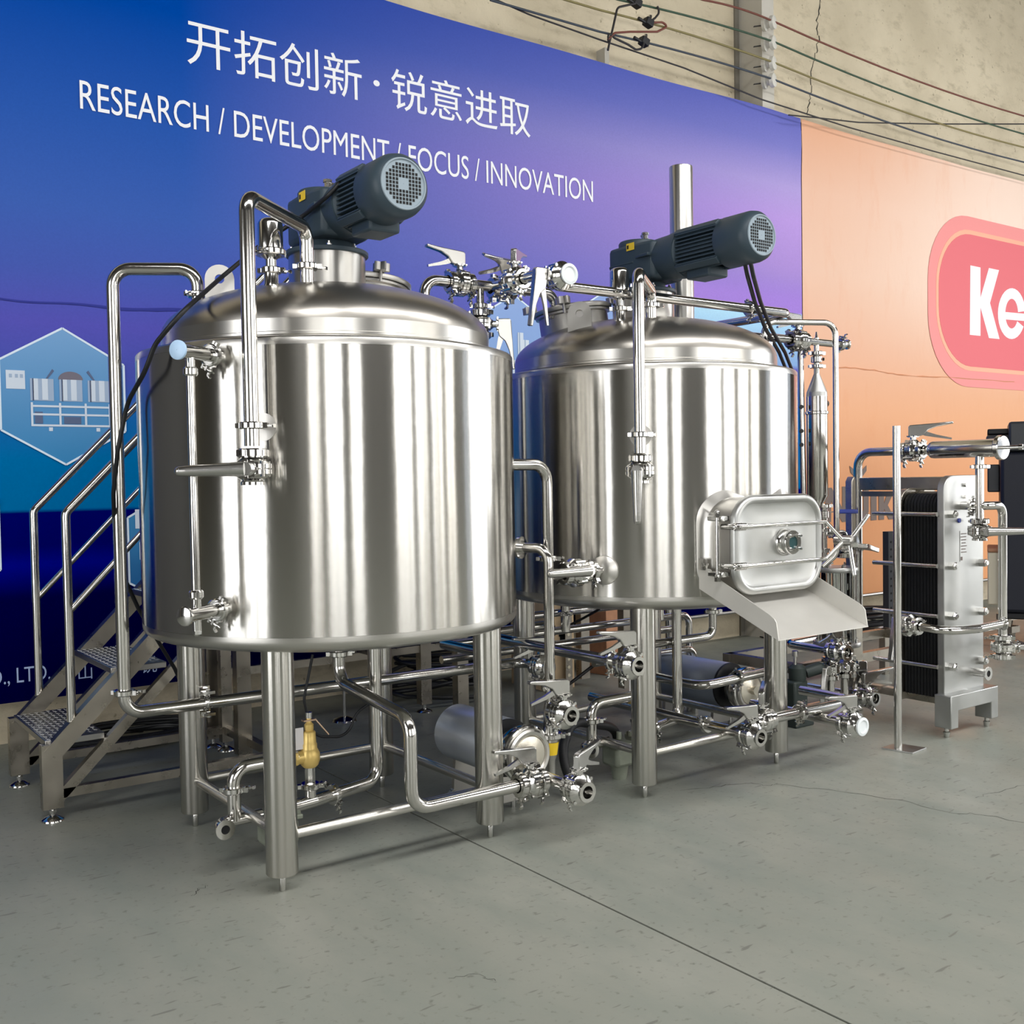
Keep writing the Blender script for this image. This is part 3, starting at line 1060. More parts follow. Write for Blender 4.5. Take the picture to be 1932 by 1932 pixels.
def vessel(cx, label, lugs, hatch, hatch_knobs):
    t = thing('brewing_tank', (cx, 0, 0), label, 'tank', 'brewing tanks')
    o = (cx, 0, 0)
    NS = 160
    MB().lathe([(RS, .920), (RS, 1.15), (RS, 1.4), (RS, 1.65), (RS, 1.922)], o, n=NS, caps=(False, False)).build('shell', 'shell', t)
    MB().lathe([(RS, 1.9225), (RS, 1.944), (RS - .004, 1.950), (RS - .012, 1.953), (RD - .004, 1.957)], o, n=NS, caps=(False, False)).build('shoulder_ring', 'satin', t)
    pr = [(RS, .9195), (RS, .905)]
    for k in range(1, 9):
        a = k / 8 * 1.25
        pr.append((RS - .055 * (1 - math.cos(a)), .905 - .040 * math.sin(a)))
    pr += [(.60, .846), (.40, .828), (.20, .816), (.02, .812)]
    MB().lathe(pr, o, n=NS, caps=(False, True)).build('bottom_head', 'satin', t)
    MB().lathe([(RD, 1.955), (RD, 1.966), (RD + .007, 1.969), (RD + .007, 1.978), (RD, 1.981), (RD, 2.026)], o, n=NS, caps=(False, False)).build('dome_band', 'satin', t)
    pr = []
    for k in range(0, 19):
        r = RD * math.cos(k / 18 * PI / 2 * .985)
        pr.append((r, dome_z(r)))
    MB().lathe(pr, o, n=NS, caps=(False, True)).build('dome', 'dome', t)
    MB().lathe([(.162, 2.205), (.157, 2.225), (.155, 2.24), (.155, 2.366)], o, n=64, caps=(False, True)).build('mixer_neck', 'satin', t)
    for sx in (-1, 1):
        for sy in (-1, 1):
            x, y = cx + sx * LEG, sy * LEG
            lg = MB().lathe([(.054, .064), (.057, .068), (.057, .90)], (x, y, 0), n=36, caps=(True, False)).build('leg', 'leg', t)
            f = MB()
            f.lathe([(.010, .0), (.012, .003), (.0125, .050), (.009, .058), (.009, .082)], (x, y, 0), n=14)
            f.lathe([(.014, .0), (.014, .010)], (x, y, .056), n=6)
            fo = f.build('foot', 'cast')
            attach(fo, lg)
    for sgn in (-1, 1):
        MB().cyl((cx - LEG + .055, sgn * LEG, .197), (cx + LEG - .055, sgn * LEG, .197), .020, n=18).build('stretcher', 'leg', t)
        MB().cyl((cx + sgn * LEG, -LEG + .055, .203), (cx + sgn * LEG, LEG - .055, .203), .020, n=18).build('stretcher', 'leg', t)
    # lifting lugs: round-headed plates with an eye
    for lx, ly, face in lugs:
        r = math.hypot(lx, ly)
        d = Vector((math.cos(face), math.sin(face), 0))
        tg_ = Vector((-d.y, d.x, 0))
        if tg_.dot(rt) < 0:
            tg_ = -tg_
        z0 = dome_z(r) - .03
        R, eye, hc = .056, .018, .098
        b = MB()
        n = 24
        outer, inner = [], []
        for k in range(n):
            a = 2 * PI * k / n
            ca, sa = math.cos(a), math.sin(a)
            if sa >= 0:
                outer.append((R * ca, hc + R * sa))
            else:
                outer.append((R * (1 if ca > 0 else -1) * min(1, abs(ca) * 1.45), hc + (0 - hc) * min(1, -sa * 1.45)))
            inner.append((eye * ca, hc + eye * sa))
        C0 = Vector((cx + lx, ly, z0))
        vs = []
        for th in (-.007, .007):
            for ring in (outer, inner):
                vs += [C0 + tg_ * a + Vector((0, 0, 1)) * h + d * th for a, h in ring]
        fs = []
        for k in range(n):
            k2 = (k + 1) % n
            fs += [(k, k2, n + k2, n + k), (2 * n + k, 3 * n + k, 3 * n + k2, 2 * n + k2), (k, 2 * n + k, 2 * n + k2, k2), (n + k, n + k2, 3 * n + k2, 3 * n + k)]
        b.add(vs, fs)
        b.build('lifting_lug', 'sheet', t, smooth=30)
    # hatch
    hx, hy = hatch
    hz = dome_z(math.hypot(hx, hy))
    hc = (cx + hx, hy, 0)
    nrm = Vector((hx * .35, hy * .35, 1)).normalized()
    hp = Vector((cx + hx, hy, hz + .005))
    MB().lathe([(.175, -.06), (.175, .055), (.19, .06), (.19, .07), (.165, .07)], hp, nrm, 40, (False, True)).build('hatch_neck', 'sheet', t)
    ld = MB().lathe([(.197, .073), (.2, .078), (.2, .092), (.19, .098), (.15, .105), (.05, .118), (.001, .12)], hp, nrm, 40).build('hatch_lid', 'sheet', t)
    u, w = perp(nrm)
    for a in hatch_knobs:
        q = hp + (u * math.cos(a) + w * math.sin(a)) * .215 + nrm * .05
        kb = MB()
        kb.cyl(q, q + nrm * .05, .007, n=10)
        pts = [((.030 + .008 * math.cos(5 * th)) * math.cos(th), (.030 + .008 * math.cos(5 * th)) * math.sin(th)) for th in [2 * PI * i / 40 for i in range(40)]]
        kb.prism(pts, q + nrm * .062, u, w, .034)
        k_ = kb.build('star_knob', 'sheet')
        attach(k_, ld)
    return t


T1 = vessel(0.0, 'nearer domed stainless brewing tank with tall sight glass beside the steps', [(-.417, .10, -1.9), (.53, .14, -1.9)], (.26, .17), (3.3, 4.2, 5.2, 6.1))
T2 = vessel(TD, 'farther domed stainless brewing tank with side manway and discharge chute', [(-.516, -.118, -2.4)], (-.27, .22), (1.0, 2.0, 3.1, 4.2, 5.4))
# second tank: flue stack on the dome
fx, fy = 2.135, .105
fl_ = MB().lathe([(.062, 2.10), (.062, 3.09), (.060, 3.095)], (fx, fy, 0), n=40, caps=(False, False)).lathe([(.058, 2.9), (.058, 3.094)], (fx, fy, 0), n=32, caps=(True, False)).build('flue_pipe', 'satin')
WM[fl_.name] = Matrix()
tag(fl_, 'tall stainless flue pipe rising behind the right-hand gearmotor', 'flue')
MB().lathe([(.080, 2.15), (.080, 2.215), (.062, 2.225)], (fx, fy, 0), n=32, caps=(False, False)).build('collar', 'satin', fl_)


# ------------------------------------------------------------------ gearmotors
def gearmotor(cx, label, y_fin, y_cov, y_end, rc):
    z0 = 2.366
    t = thing('gearmotor', (cx, 0, z0), label, 'motor', 'mixer gearmotors')
    za = 2.520
    MB().lathe([(.165, 0), (.168, .003), (.168, .016), (.165, .019), (.12, .022)], (cx, 0, z0), n=48).build('mounting_flange', 'motor', t)
    for k in range(8):
        a = (k + .5) * PI / 4
        p = Vector((cx + .142 * math.cos(a), .142 * math.sin(a), z0 + .018))
        MB().lathe([(.011, 0), (.011, .010), (.006, .012), (.006, .02)], p, n=6).build('flange_bolt', 'cast', t, smooth=20)
    b = MB()
    b.lathe([(.118, .02), (.112, .045), (.108, .06)], (cx, 0, z0), n=40, caps=(False, False))
    pl = [(-.085, .150), (.085, .150), (.118, .117), (.124, .02), (.118, -.12), (.104, -.185), (-.104, -.185), (-.118, -.12), (-.124, .02), (-.118, .117)]
    b.prism(pl, (cx, 0, z0 + .145), (1, 0, 0), (0, 1, 0), .185)
    hs = b.build('gear_housing', 'motor', t, bevel=.018, smooth=50)
    MB().prism([(x * 1.015, y * 1.015) for x, y in pl[:4] + [(.122, -.06), (-.122, -.06)] + pl[8:]], (cx, 0, z0 + .145), (1, 0, 0), (0, 1, 0), .010).build('housing_seam', 'motor', t, bevel=.003)
    MB().lathe([(.100, .225), (.100, .262), (.094, .270), (.02, .272)], (cx, .03, z0), n=40, caps=(False, True)).build('housing_lid', 'motor', t)
    for dx, dy, h in ((.03, .02, .06), (.0, -.02, .05)):
        o = MB()
        o.lathe([(.022, 0), (.022, .012), (.014, .013), (.014, .03), (.019, .031), (.019, .042), (.010, .045)], (cx + dx, dy, z0 + .268), n=8)
        o.build('oil_plug', 'cast', t, smooth=20)
    # ribs and sloping nose toward the motor
    MB().lathe([(.088, -.10), (.104, .0), (.108, (-y_fin - .13) * .5), (.118, -y_fin - .145), (.118, -y_fin - .13)], (cx, -.13, za), (0, -1, 0), 40, (False, True)).build('adapter_cone', 'motor', t)
    for sx in (-1, 1):
        MB().prism([(0, 0), (.13, 0), (.13, .026), (.06, .020)], (cx + sx * .112, -.05, za + .01), (0, -1, 0), (sx, 0, 0), .016).build('rib', 'motor', t, bevel=.004)
    # sticker on the camera-facing flank
    MB().box((cx - .1250, -.045, za + .068), (.0015, .055, .036)).build('sticker', 'yellow', t, smooth=0)
    s_ = MB().box((cx - .1262, -.028, za + .068), (.0010, .012, .018)).build('sticker_mark', 'print', t, smooth=0)
    # finned stator
    b = MB()
    b.lathe([(.086, 0), (.086, y_fin - y_cov)], (cx, y_fin, za), (0, -1, 0), 40)
    b.lathe([(.112, 0), (.112, .02), (.098, .03)], (cx, y_fin + .02, za), (0, -1, 0), 40)
    b.build('stator', 'motor', t)
    k = 0
    for quad in range(4):
        base = quad * PI / 2
        for j in range(-4, 5):
            # parallel fins on each side, as on cast motor frames
            off = j * .0175
            d = Vector((math.cos(base), 0, math.sin(base)))
            s = Vector((-math.sin(base), 0, math.cos(base)))
            h = .103 if abs(j) < 4 else .100
            a = Vector((cx, 0, za)) + s * off
            if quad == 3 and abs(j) < 3:
                continue
            pts0 = a + d * .055
            top = a + d * h
            vs = [p + s * q + Vector((0, yy, 0)) for yy in (y_fin - .012, y_cov + .004) for p in (pts0, top) for q in (-.0028, .0028)]
            MB().add(vs, [(0, 1, 3, 2), (4, 6, 7, 5), (0, 4, 5, 1), (2, 3, 7, 6), (0, 2, 6, 4), (1, 5, 7, 3)]).build('fin', 'motor', t, smooth=0)
    for sx in (-1, 1):
        for sz in (-1, 1):
            MB().box((cx + sx * .078, (y_fin + y_cov) / 2, za + sz * .078), (.034, y_fin - y_cov, .034), Matrix.Rotation(PI / 4, 3, 'Y')).build('corner_lug', 'motor', t, bevel=.004)
    tb = MB().box((cx + .01, y_fin - .11, za - .112), (.13, .15, .055)).build('terminal_box', 'motor', t, bevel=.01)
    # fan cowl with dished end and grille
    L = y_cov - y_end
    MB().lathe([(rc - .004, 0), (rc, .006), (rc, L - .045), (rc - .006, L - .020), (rc - .020, L - .004), (rc - .026, L)], (cx, y_cov + .012, za), (0, -1, 0), 56, (False, False)).build('fan_cowl', 'motor', t)
    rg = rc - .026
    gr = MB().lathe([(rg + .002, L - .001), (rg, L + .003), (rg - .004, L + .003), (rg - .006, L - .002), (.001, L - .002)], (cx, y_cov + .012, za), (0, -1, 0), 56, (False, False)).build('fan_grille', 'grille', t)
    yg = y_cov + .012 - L - .0 + .002
    hb = MB()
    st = .0135
    for i in range(-6, 7):
        for j in range(-6, 7):
            r = math.hypot(i, j) * st
            if r < rg - .017 and not (abs(i) <= 1 and abs(j) <= 1):
                hb.box((cx + i * st, yg - .0008, za + j * st), (.0088, .0016, .0098))
    h_ = hb.build('vent_holes', 'hole', smooth=0)
    h_['kind'] = 'stuff'
    attach(h_, gr)
    return t


G1 = gearmotor(0.0, 'slate grey gearmotor on top of the nearer tank', -.285, -.470, -.640, .118)
G2 = gearmotor(TD, 'slate grey gearmotor on top of the farther tank beside the flue', -.320, -.590, -.785, .116)


# ------------------------------------------------------------------ air relief valves on the domes
def relief(x, y, label):
    z = dome_z(math.hypot(x - (0 if x < .8 else TD), y)) - .01
    t = thing('relief_valve', (x, y, z), label, 'valve', 'pressure relief valves on the tank tops')
    MB().lathe([(.030, 0), (.026, .012), (.026, .052), (.032, .056)], (x, y, z), n=24).build('nozzle', 'pipe', t)
    MB().lathe([(.032, .064), (.020, .075), (.020, .10), (.044, .118), (.052, .122)], (x, y, z), n=24).build('body', 'cast', t)
    clamp(t, (x, y, z + .060), (0, 0, 1), .022, (.8, -.6, 0))
    clamp(t, (x, y, z + .126), (0, 0, 1), .040, (-.9, -.3, 0))
    MB().lathe([(.052, .132), (.046, .138), (.046, .23), (.040, .243), (.028, .25), (.002, .252)], (x, y, z), n=32).build('cap', 'cast', t)
    return t


relief(-.349, -.243, 'polished dome-capped relief valve beside the nearer gearmotor')
relief(TD - .36, -.225, 'polished dome-capped relief valve beside the farther gearmotor')


# ------------------------------------------------------------------ front CIP drop pipes with lever valves
def drop_pipe(cx, px_v, py_v, py_top, nz, label, handle, vlabel, py_c1, py_c2, py_valve, nozz_lbl):
    P = onshell(px_v, py_v, cx, RS + .10)
    top = along(P, 'Z', py=py_top)
    zt = top.z
    q = Vector((nz[0], nz[1], zt))
    zb = dome_z(math.hypot(nz[0] - cx, nz[1])) - .015
    bot = along(P, 'Z', py=py_valve)
    z1, z2 = along(P, 'Z', py=py_c1).z, along(P, 'Z', py=py_c2).z
    pts = [(P.x, P.y, z2), (P.x, P.y, zt), q, (nz[0], nz[1], zb)]
    o = pipe('cleaning_pipe', pts, label, clamps=[((P.x, P.y, z1), (0, 0, 1), (rt.x, rt.y, 0)), ((nz[0], nz[1], zb + .07), (0, 0, 1), (.9, -.5, 0))], br=.055)
    d = Vector((P.x - cx, P.y, 0)).normalized()
    sh = Vector((cx, 0, z1)) + d * (RS - .002)
    b = MB()
    b.lathe([(.048, 0), (.048, .004)], sh, d, 28)
    b.cyl(sh, Vector((P.x, P.y, z1)) - d * .02, .008, n=12)
    b.build('standoff', 'sheet', o)
    valve((P.x, P.y, bot.z), (0, 0, 1), d if handle is None else handle[0], (rt * -1) if handle is None else handle[1], vlabel, style='bar', open_end=-1)
    return o


drop_pipe(0.0, 474, 780, 368, (-.228, -.295), 'tall bent cleaning pipe down the front of the nearer tank', (Vector((-.587, -.81, 0)), Vector((-.81, .587, -.02))), 'lever valve with long bar handle pointing left on the nearer tank', 803, 842, 885, '')
drop_pipe(TD, 1207, 800, 512, (TD - .228, -.295), 'bent cleaning pipe down the front of the farther tank', (Vector((-.75, -.60, 0)), Vector((0, 0, -1))), 'lever valve with bar handle hanging down on the farther tank', 820, 855, 888, '')


# ------------------------------------------------------------------ sight gauge on the nearer tank
gd = Vector((-.849, -.535, 0)).normalized()
gz1, gz0 = onshell(362, 664, 0, .90).z, onshell(366, 1158, 0, .90).z
g0 = onshell(366, 900, 0, .90)
gd = Vector((g0.x, g0.y, 0)).normalized()
GA = thing('sight_gauge', gd * .90, 'tall glass level gauge with capped end fittings on the nearer tank', 'gauge')
gp = gd * .905
for z, capm, nm in ((gz1, 'bluewhite', 'upper_fitting'), (gz0, 'cast', 'lower_fitting')):
    b = MB()
    b.cyl(gd * .745 + Vector((0, 0, z)), gd * .965 + Vector((0, 0, z)), .0235, n=22)
    b.lathe([(.0235, 0), (.033, .004), (.033, .010)], gd * .800 + Vector((0, 0, z)), gd, 22, (False, False))
    f = b.build(nm, 'cast', GA)
    MB().lathe([(.0235, -.012), (.032, -.006), (.032, .002), (.029, .004), (.001, .004)], gd * .967 + Vector((0, 0, z)), gd, 24, (False, False)).build('end_cap', capm, GA)
    clamp(GA, gd * .792 + Vector((0, 0, z)), gd, .0235, (-.3, .5, -1))
    s = -1 if z == gz1 else 1
    b = MB()
    b.cyl(gp + Vector((0, 0, z)), gp + Vector((0, 0, z + s * .055)), .015, n=16)
    b.lathe([(.019, 0), (.024, .006), (.024, .024), (.019, .03)], gp + Vector((0, 0, z + s * .050)), (0, 0, s), 16)
    b.build('gland_nut', 'cast', GA)
b = MB()
b.cyl(gp + Vector((0, 0, gz0)), gp + Vector((0, 0, gz0 - .062)), .014, n=16)
b.lathe([(.016, 0), (.016, .012), (.010, .018)], gp + Vector((0, 0, gz0 - .055)), (0, 0, -1), 8)
b.build('drain_plug', 'cast', GA)
MB().cyl(gp + Vector((0, 0, gz0 + .06)), gp + Vector((0, 0, gz1 - .06)), .0135, n=18).build('glass_tube', 'pipe', GA)

# ------------------------------------------------------------------ cleaning line: dome - down the left - under the tanks
zA = .54
nx = along((-.45, .20, 2.15), 'X', px=374)
xA = at(223, 900, Y=.36).x
zAt = along((xA, .36, 2.3), 'Z', py=507).z
za0 = dome_z(math.hypot(nx.x, .20)) - .02
PA = pipe('cleaning_pipe', [(nx.x, .20, za0), (nx.x, .20, zAt), (xA, .36, zAt), (xA, .36, zA), (1.215, .36, zA - .02), (1.215, .24, zA - .02)],
          'long cleaning pipe looping from the nearer dome down the left and under both tanks',
          clamps=[((nx.x, .20, za0 + .065), (0, 0, 1), (-1, -.2, 0)), ((xA, .36, zA + .085), (0, 0, 1), (.7, -.7, 0))], br=.07)
pc = at(388, 1300, Y=.36)
b = MB()
for s in (-1, 1):
    b.box((pc.x, .335, zA + s * .045), (.05, .035, .012))
    b.cyl((pc.x, .33, zA + s * .045), (pc.x, .33, zA + s * .045 + s * .012), .010, n=6)
b.torus((pc.x, .36, zA), (1, 0, 0), .030, .008, 24, 8)
b.box((pc.x, .385, zA), (.045, .02, .13))
b.build('pipe_clip', 'cast', PA)
valve((1.215, .18, zA - .02), (0, -1, 0), (0, 0, 1), (-1, 0, 0), 'butterfly valve ending the long cleaning pipe under the tank gap', open_end=1)

# ------------------------------------------------------------------ product outlet of the nearer tank
YF = -.545
pv = at(775, 1440, Y=YF)
zo = along((pv.x, YF, .2), 'Z', py=1528).z
pb = along((pv.x, YF, zo), 'X', px=985)
p1 = at(640, 1285, X=pv.x)
pipe('outlet_pipe', [(pv.x, p1.y, .82), (pv.x, p1.y, p1.z), (pv.x, YF, .56), (pv.x, YF, zo), (pb.x, YF, zo)],
     'S-bent outlet pipe from under the nearer tank to its front valve', br=.075,
     clamps=[((pv.x, p1.y, .735), (0, 0, 1), (.9, -.4, 0))])
V1 = Vector((pb.x + .042, YF, zo))
valve(V1, (1, 0, 0), (0, 0, 1), (-1, 0, 0), 'butterfly valve with lever pointing left on the nearer outlet pipe')
XT = V1.x + .095
V2 = Vector((XT, along((XT, -.7, zo), 'Y', px=1093).y, zo))
tee = pipe('tee_pipe', [(V1.x + .045, YF, zo), (XT, YF, zo)], 'tee fitting joining the front valves to the nearer pump', br=0)
MB().cyl((XT, V2.y + .045, zo), (XT, -.44, zo), .0255, n=18).build('branch', 'pipe', tee)
valve(V2, (0, -1, 0), (0, 0, 1), (1, .45, .0), 'open-ended butterfly valve with lever rising right at the nearer pump', open_end=1)


# ------------------------------------------------------------------ transfer pumps
def pump(x, z, yf, label, shroud, L=.46, r=.112, outlet=None, vis=True):
    """axis along Y, suction face at yf toward the camera"""
    t = thing('transfer_pump', (x, yf + .3, 0), label, 'pump', 'stainless transfer pumps')
    o = (x, yf, z)
    MB().lathe([(.024, -.03), (.024, 0), (.05, .004), (.078, .010), (.082, .016)], o, (0, 1, 0), 36, (True, False)).build('suction_cover', 'cream_steel', t)
    MB().lathe([(.082, .014), (.088, .006), (.100, .004), (.108, .012), (.110, .03)], o, (0, 1, 0), 40, (False, False)).build('cover_ring', 'satin', t)
    MB().lathe([(.110, .03), (.118, .035), (.120, .060), (.114, .085), (.094, .09), (.090, .13)], o, (0, 1, 0), 40, (False, False)).build('casing', 'pipe', t)
    MB().torus((x, yf + .032, z), (0, 1, 0), .114, .010, 40, 8).build('casing_clamp', 'cast', t)
    MB().lathe([(.075, .13), (.075, .16), (r, .165), (r, .18)], o, (0, 1, 0), 32, (False, False)).build('lantern', 'black', t)
    MB().lathe([(r - .004, .18), (r, .186), (r, .18 + L - .03), (r - .02, .18 + L - .006), (r - .06, .18 + L)], o, (0, 1, 0), 40).build('motor_shroud', shroud, t)
    for k, yy in enumerate((yf + .24, yf + .18 + L - .1)):
        b = MB()
        b.prism([(-.10, 0), (.10, 0), (.075, .02), (.06, z - .08), (-.06, z - .08), (-.075, .02)], (x, yy, .03), (1, 0, 0), (0, 0, 1), .02)
        fo = b.build('foot', 'sheet', t)
        for sx in (-1, 1):
            q = MB().cyl((x + sx * .075, yy, 0), (x + sx * .075, yy, .045), .012, n=10).build('foot_bolt', 'cast')
            attach(q, fo)
    return t


M['cream_steel'] = mat('bright_pump_cover', (226, 220, 206), 0.25, 0.9)
XH = at(1037, 1240, Y=-.40).x
ph = at(1000, 1425, Y=-.42)
pump(ph.x, ph.z, -.43, 'stainless transfer pump with white shroud behind the nearer front valves', 'shroud', L=.42, r=.125)
ph2 = at(1420, 1302, Y=.02)
pump(ph2.x, ph2.z, .02, 'stainless transfer pump with blue-grey shroud under the farther tank', 'shroud2', L=.55, r=.13)

# delivery pipe of the nearer pump with reducer and sticker
zt3 = along((XH, -.40, .5), 'Z', py=1340).z
H = thing('riser_pipe', (XH, -.40, ph.z), 'vertical riser pipe from the nearer pump between the two tanks', 'pipe')
WM[H.name] = Matrix.Translation(Vector((XH, -.40, ph.z)))
zH1 = along((XH, -.40, 1.1), 'Z', py=1052).z
MB().tube([(XH, -.40, .46), (XH, -.40, zH1 + .04), (XH - .05, -.28, zH1 + .04)], .0225, .06, 18).build('tube', 'pipe', H)
zr = along((XH, -.40, .4), 'Z', py=1385).z
MB().lathe([(.0225, .14), (.030, .11), (.033, .03), (.033, .0)], (XH, -.40, zr), n=24).build('reducer', 'cast', H)
clamp(H, (XH, -.40, zr - .005), (0, 0, 1), .033, (.7, -.7, 0))
MB().lathe([(.034, 0), (.024, -.085), (.018, -.10), (.017, -.17)], (XH, -.40, zr - .012), n=24).build('lower_cone', 'sheet', H)
MB().lathe([(.0335, -.02), (.0262, -.075)], (XH, -.40, zr - .012), n=24, caps=(False, False)).build('sticker', 'yellow', H)
b = MB().lathe([(.048, 0), (.048, .012), (.020, .016)], (XH - .05, -.28, zH1 + .04), (-.35, .9, 0), 24)
b.build('ferrule', 'cast', H)
clamp(H, (XH, -.40, zt3 + .10), (0, 0, 1), .0225, (-.8, -.5, 0))
V3 = along((XH, -.40, zt3), 'Y', px=1064)
MB().cyl((XH, -.40, zt3), (XH, V3.y + .04, zt3), .0225, n=18).build('branch', 'pipe', H)
MB().box((ph.x + .118, -.375, ph.z + .02), (.03, .04, .10)).build('sensor_block', 'sheet', H)
valve(V3, (0, -1, 0), (0, 0, 1), (-1, .0, 0), 'open-ended butterfly valve on the riser between the two tanks', open_end=1)

# overflow elbow from the nearer shell
pipe('overflow_pipe', [(.67, -.30, 1.512), (.885, -.30, 1.512), (.885, -.30, 1.02)], 'elbow pipe leaving the right side of the nearer tank shell', br=.075,
     clamps=[((.885, -.30, 1.10), (0, 0, 1), (.8, -.6, 0))])
# side valve into the farther shell
sz = onshell(1138, 1076, TD, RS).z
pn = thing('inlet_pipe', (XH, -.40, sz), 'short inlet pipe with round flange into the left of the farther tank', 'pipe')
MB().cyl((XH + .02, -.40, sz), (1.14, -.40, sz), .0235, n=18).build('tube', 'pipe', pn)
MB().lathe([(.066, 0), (.064, .012), (.030, .030)], (1.122, -.402, sz), (-.84, -.54, 0), 30).build('shell_flange', 'satin', pn)
clamp(pn, (1.058, -.40, sz), (1, 0, 0), .0255, (0, -.6, -1))
valve((.955, -.40, sz), (1, 0, 0), (0, -1, .15), (-1, 0, 0), 'bar-handled valve at the left side of the farther tank', style='bar')

# V4 and the pipe behind it
v4 = at(1190, 1254, Y=-.585)
valve(v4, (0, -1, 0), (0, 0, 1), (-1, 0, 0), 'open-ended butterfly valve in front of the farther tank leg', open_end=1)
pipe('drain_pipe', [(v4.x, v4.y + .045, v4.z), (v4.x, .62, v4.z), (v4.x + .5, .62, v4.z)], 'straight drain pipe running back under the farther tank from its left valve', br=.07,
     clamps=[((v4.x, v4.y + .12, v4.z), (0, 1, 0), (0, 0, -1))])


# ------------------------------------------------------------------ steam condensate sets (one under each tank)
def steam_set(cx, lab_a, lab_b, lab_c, brass):
    y = -.15
    zp = .385
    xe = cx - .506
    o = pipe('condensate_pipe', [(cx - .25, y, zp), (xe, y, zp), (xe, y, .19)], lab_a, br=.06, clamps=[((xe, y, .305), (0, 0, 1), (.8, -.6, 0))])
    MB().tube([(cx - .40, y, .19), (cx - .575, y, .19), (cx - .575, y - .085, .19)], .0225, .05, 18).build('tee', 'pipe', o)
    ferrule(o, (cx - .575, y - .090, .19), (0, -1, 0), .0225)
    st = thing('steam_trap', (cx - .335, y, 0), lab_b, 'steam trap', 'cast steam traps')
    MB().box((cx - .335, y, .115), (.13, .12, .10)).build('body', 'trap', st, bevel=.018)
    MB().box((cx - .335, y, .172), (.15, .14, .018)).build('lid', 'trap', st, bevel=.004)
    MB().cyl((cx - .335, y, .19), (cx - .335, y, .225), .013, n=10).build('vent_plug', 'trap', st)
    MB().cyl((cx - .335, y, .0), (cx - .335, y, .07), .035, .045, n=16).build('base', 'trap', st)
    for sx in (-1, 1):
        for sy in (-1, 1):
            MB().lathe([(.010, 0), (.010, .012)], (cx - .335 + sx * .06, y + sy * .055, .181), n=6).build('bolt', 'trap', st, smooth=20)
    s = pipe('steam_pipe', [(cx - .29, y - .02, .2), (cx - .18, y, .2), (cx + .151, -.058, .2), (cx + .151, -.058, .83)], lab_c, br=.065, n=18,
             clamps=[((cx - .085, -.124, .2), (.335, .092, 0), (.2, -.8, -.6))])
    MB().cyl((cx - .196, y, .2), (cx - .196, y, .275), .0225, n=18).build('riser', 'pipe', s)
    clamp(s, (cx - .196, y, .262), (0, 0, 1), .0225, (.9, -.3, 0))
    sv = thing('safety_valve', (cx - .196, y, .275), brass, 'valve', 'brass safety valves')
    q = (cx - .196, y, 0)
    MB().lathe([(.021, .275), (.021, .335), (.024, .338)], q, n=8, caps=(True, True)).build('inlet', 'cast', sv, smooth=20)
    MB().lathe([(.024, .336), (.034, .346), (.040, .365), (.040, .392), (.032, .408), (.030, .412), (.030, .428), (.027, .432), (.025, .475), (.020, .480)], q, n=28).cyl((cx - .196, y, .380), (cx - .25, y, .380), .026, n=20).lathe([(.031, 0), (.031, .012)], (cx - .252, y, .380), (-1, 0, 0), 8).build('body', 'brass', sv)
    MB().lathe([(.015, .478), (.018, .486), (.018, .505), (.013, .510), (.010, .515), (.010, .548)], q, n=16).build('bonnet', 'brass', sv)
    MB().box((cx - .196, y, .522), (.052, .026, .006)).bar((cx - .172, y, .524), (cx - .118, y - .01, .455), .014, .004, (1, 0, 1)).build('lift_lever', 'copper', sv)
    MB().lathe([(.013, .53), (.013, .552)], q, n=12).build('cap', 'cast', sv)
    MB().box((cx - .245, y - .004, .455), (.045, .003, .085)).build('tag_plate', 'film', sv)
    return o


M['trap'] = mat('grey_green_casting', (150, 156, 142), 0.5, 0.4, noise=.1, nscale=20)
steam_set(0.0, 'condensate elbow pipe left of the front leg of the nearer tank', 'grey cast steam trap behind the front leg of the nearer tank', 'steam feed pipe rising into the bottom of the nearer tank', 'pale brass safety valve under the nearer tank')
steam_set(TD, 'condensate elbow pipe left of the front leg of the farther tank', 'grey cast steam trap behind the front leg of the farther tank', 'steam feed pipe rising into the bottom of the farther tank', 'pale brass safety valve hidden behind the leg of the farther tank')

# ------------------------------------------------------------------ overhead pipework between the domes
ZC, YC = 2.368, .20
xc0 = along((.55, YC, ZC), 'X', px=800).x
xv8 = along((.6, YC, ZC), 'X', px=868).x
xtee = along((.9, YC, ZC), 'X', px=905).x
XD = .965
pipe('vapour_pipe', [(xc0, YC, dome_z(math.hypot(xc0, YC)) - .03), (xc0, YC, ZC), (xv8 - .045, YC, ZC)], 'elbow pipe rising from the right of the nearer dome', br=.07)
valve((xv8, YC, ZC), (1, 0, 0), (0, 0, 1), (-1, .0, 0), 'butterfly valve above the nearer dome, lever pointing left')
xme = along((1.3, YC, ZC), 'X', px=1046).x
pm = pipe('manifold_pipe', [(xv8 + .045, YC, ZC), (xme, YC, ZC), (xme, YC, dome_z(math.hypot(xme - TD, YC)) - .02)], 'overhead manifold pipe between the two domes', br=.06)
clamp(pm, (xme, YC, 2.25), (0, 0, 1), .0255, (.9, -.3, 0))
zv11 = along((xtee, YC, 2.1), 'Z', py=612).z
MB().cyl((xtee, YC, ZC), (xtee, YC, zv11 + .055), .020, n=18).build('branch', 'pipe', pm)
clamp(pm, (xtee, YC, zv11 + .085), (0, 0, 1), .022, (.8, -.5, 0))
MB().cyl((XD, YC, ZC), (XD, .065, ZC), .0255, n=18).build('branch', 'pipe', pm)
valve((xtee, YC, zv11), (0, 0, 1), (.75, -.55, 0), (.1, .0, -1), 'butterfly valve standing between the tanks with lever hanging down', length=.20)
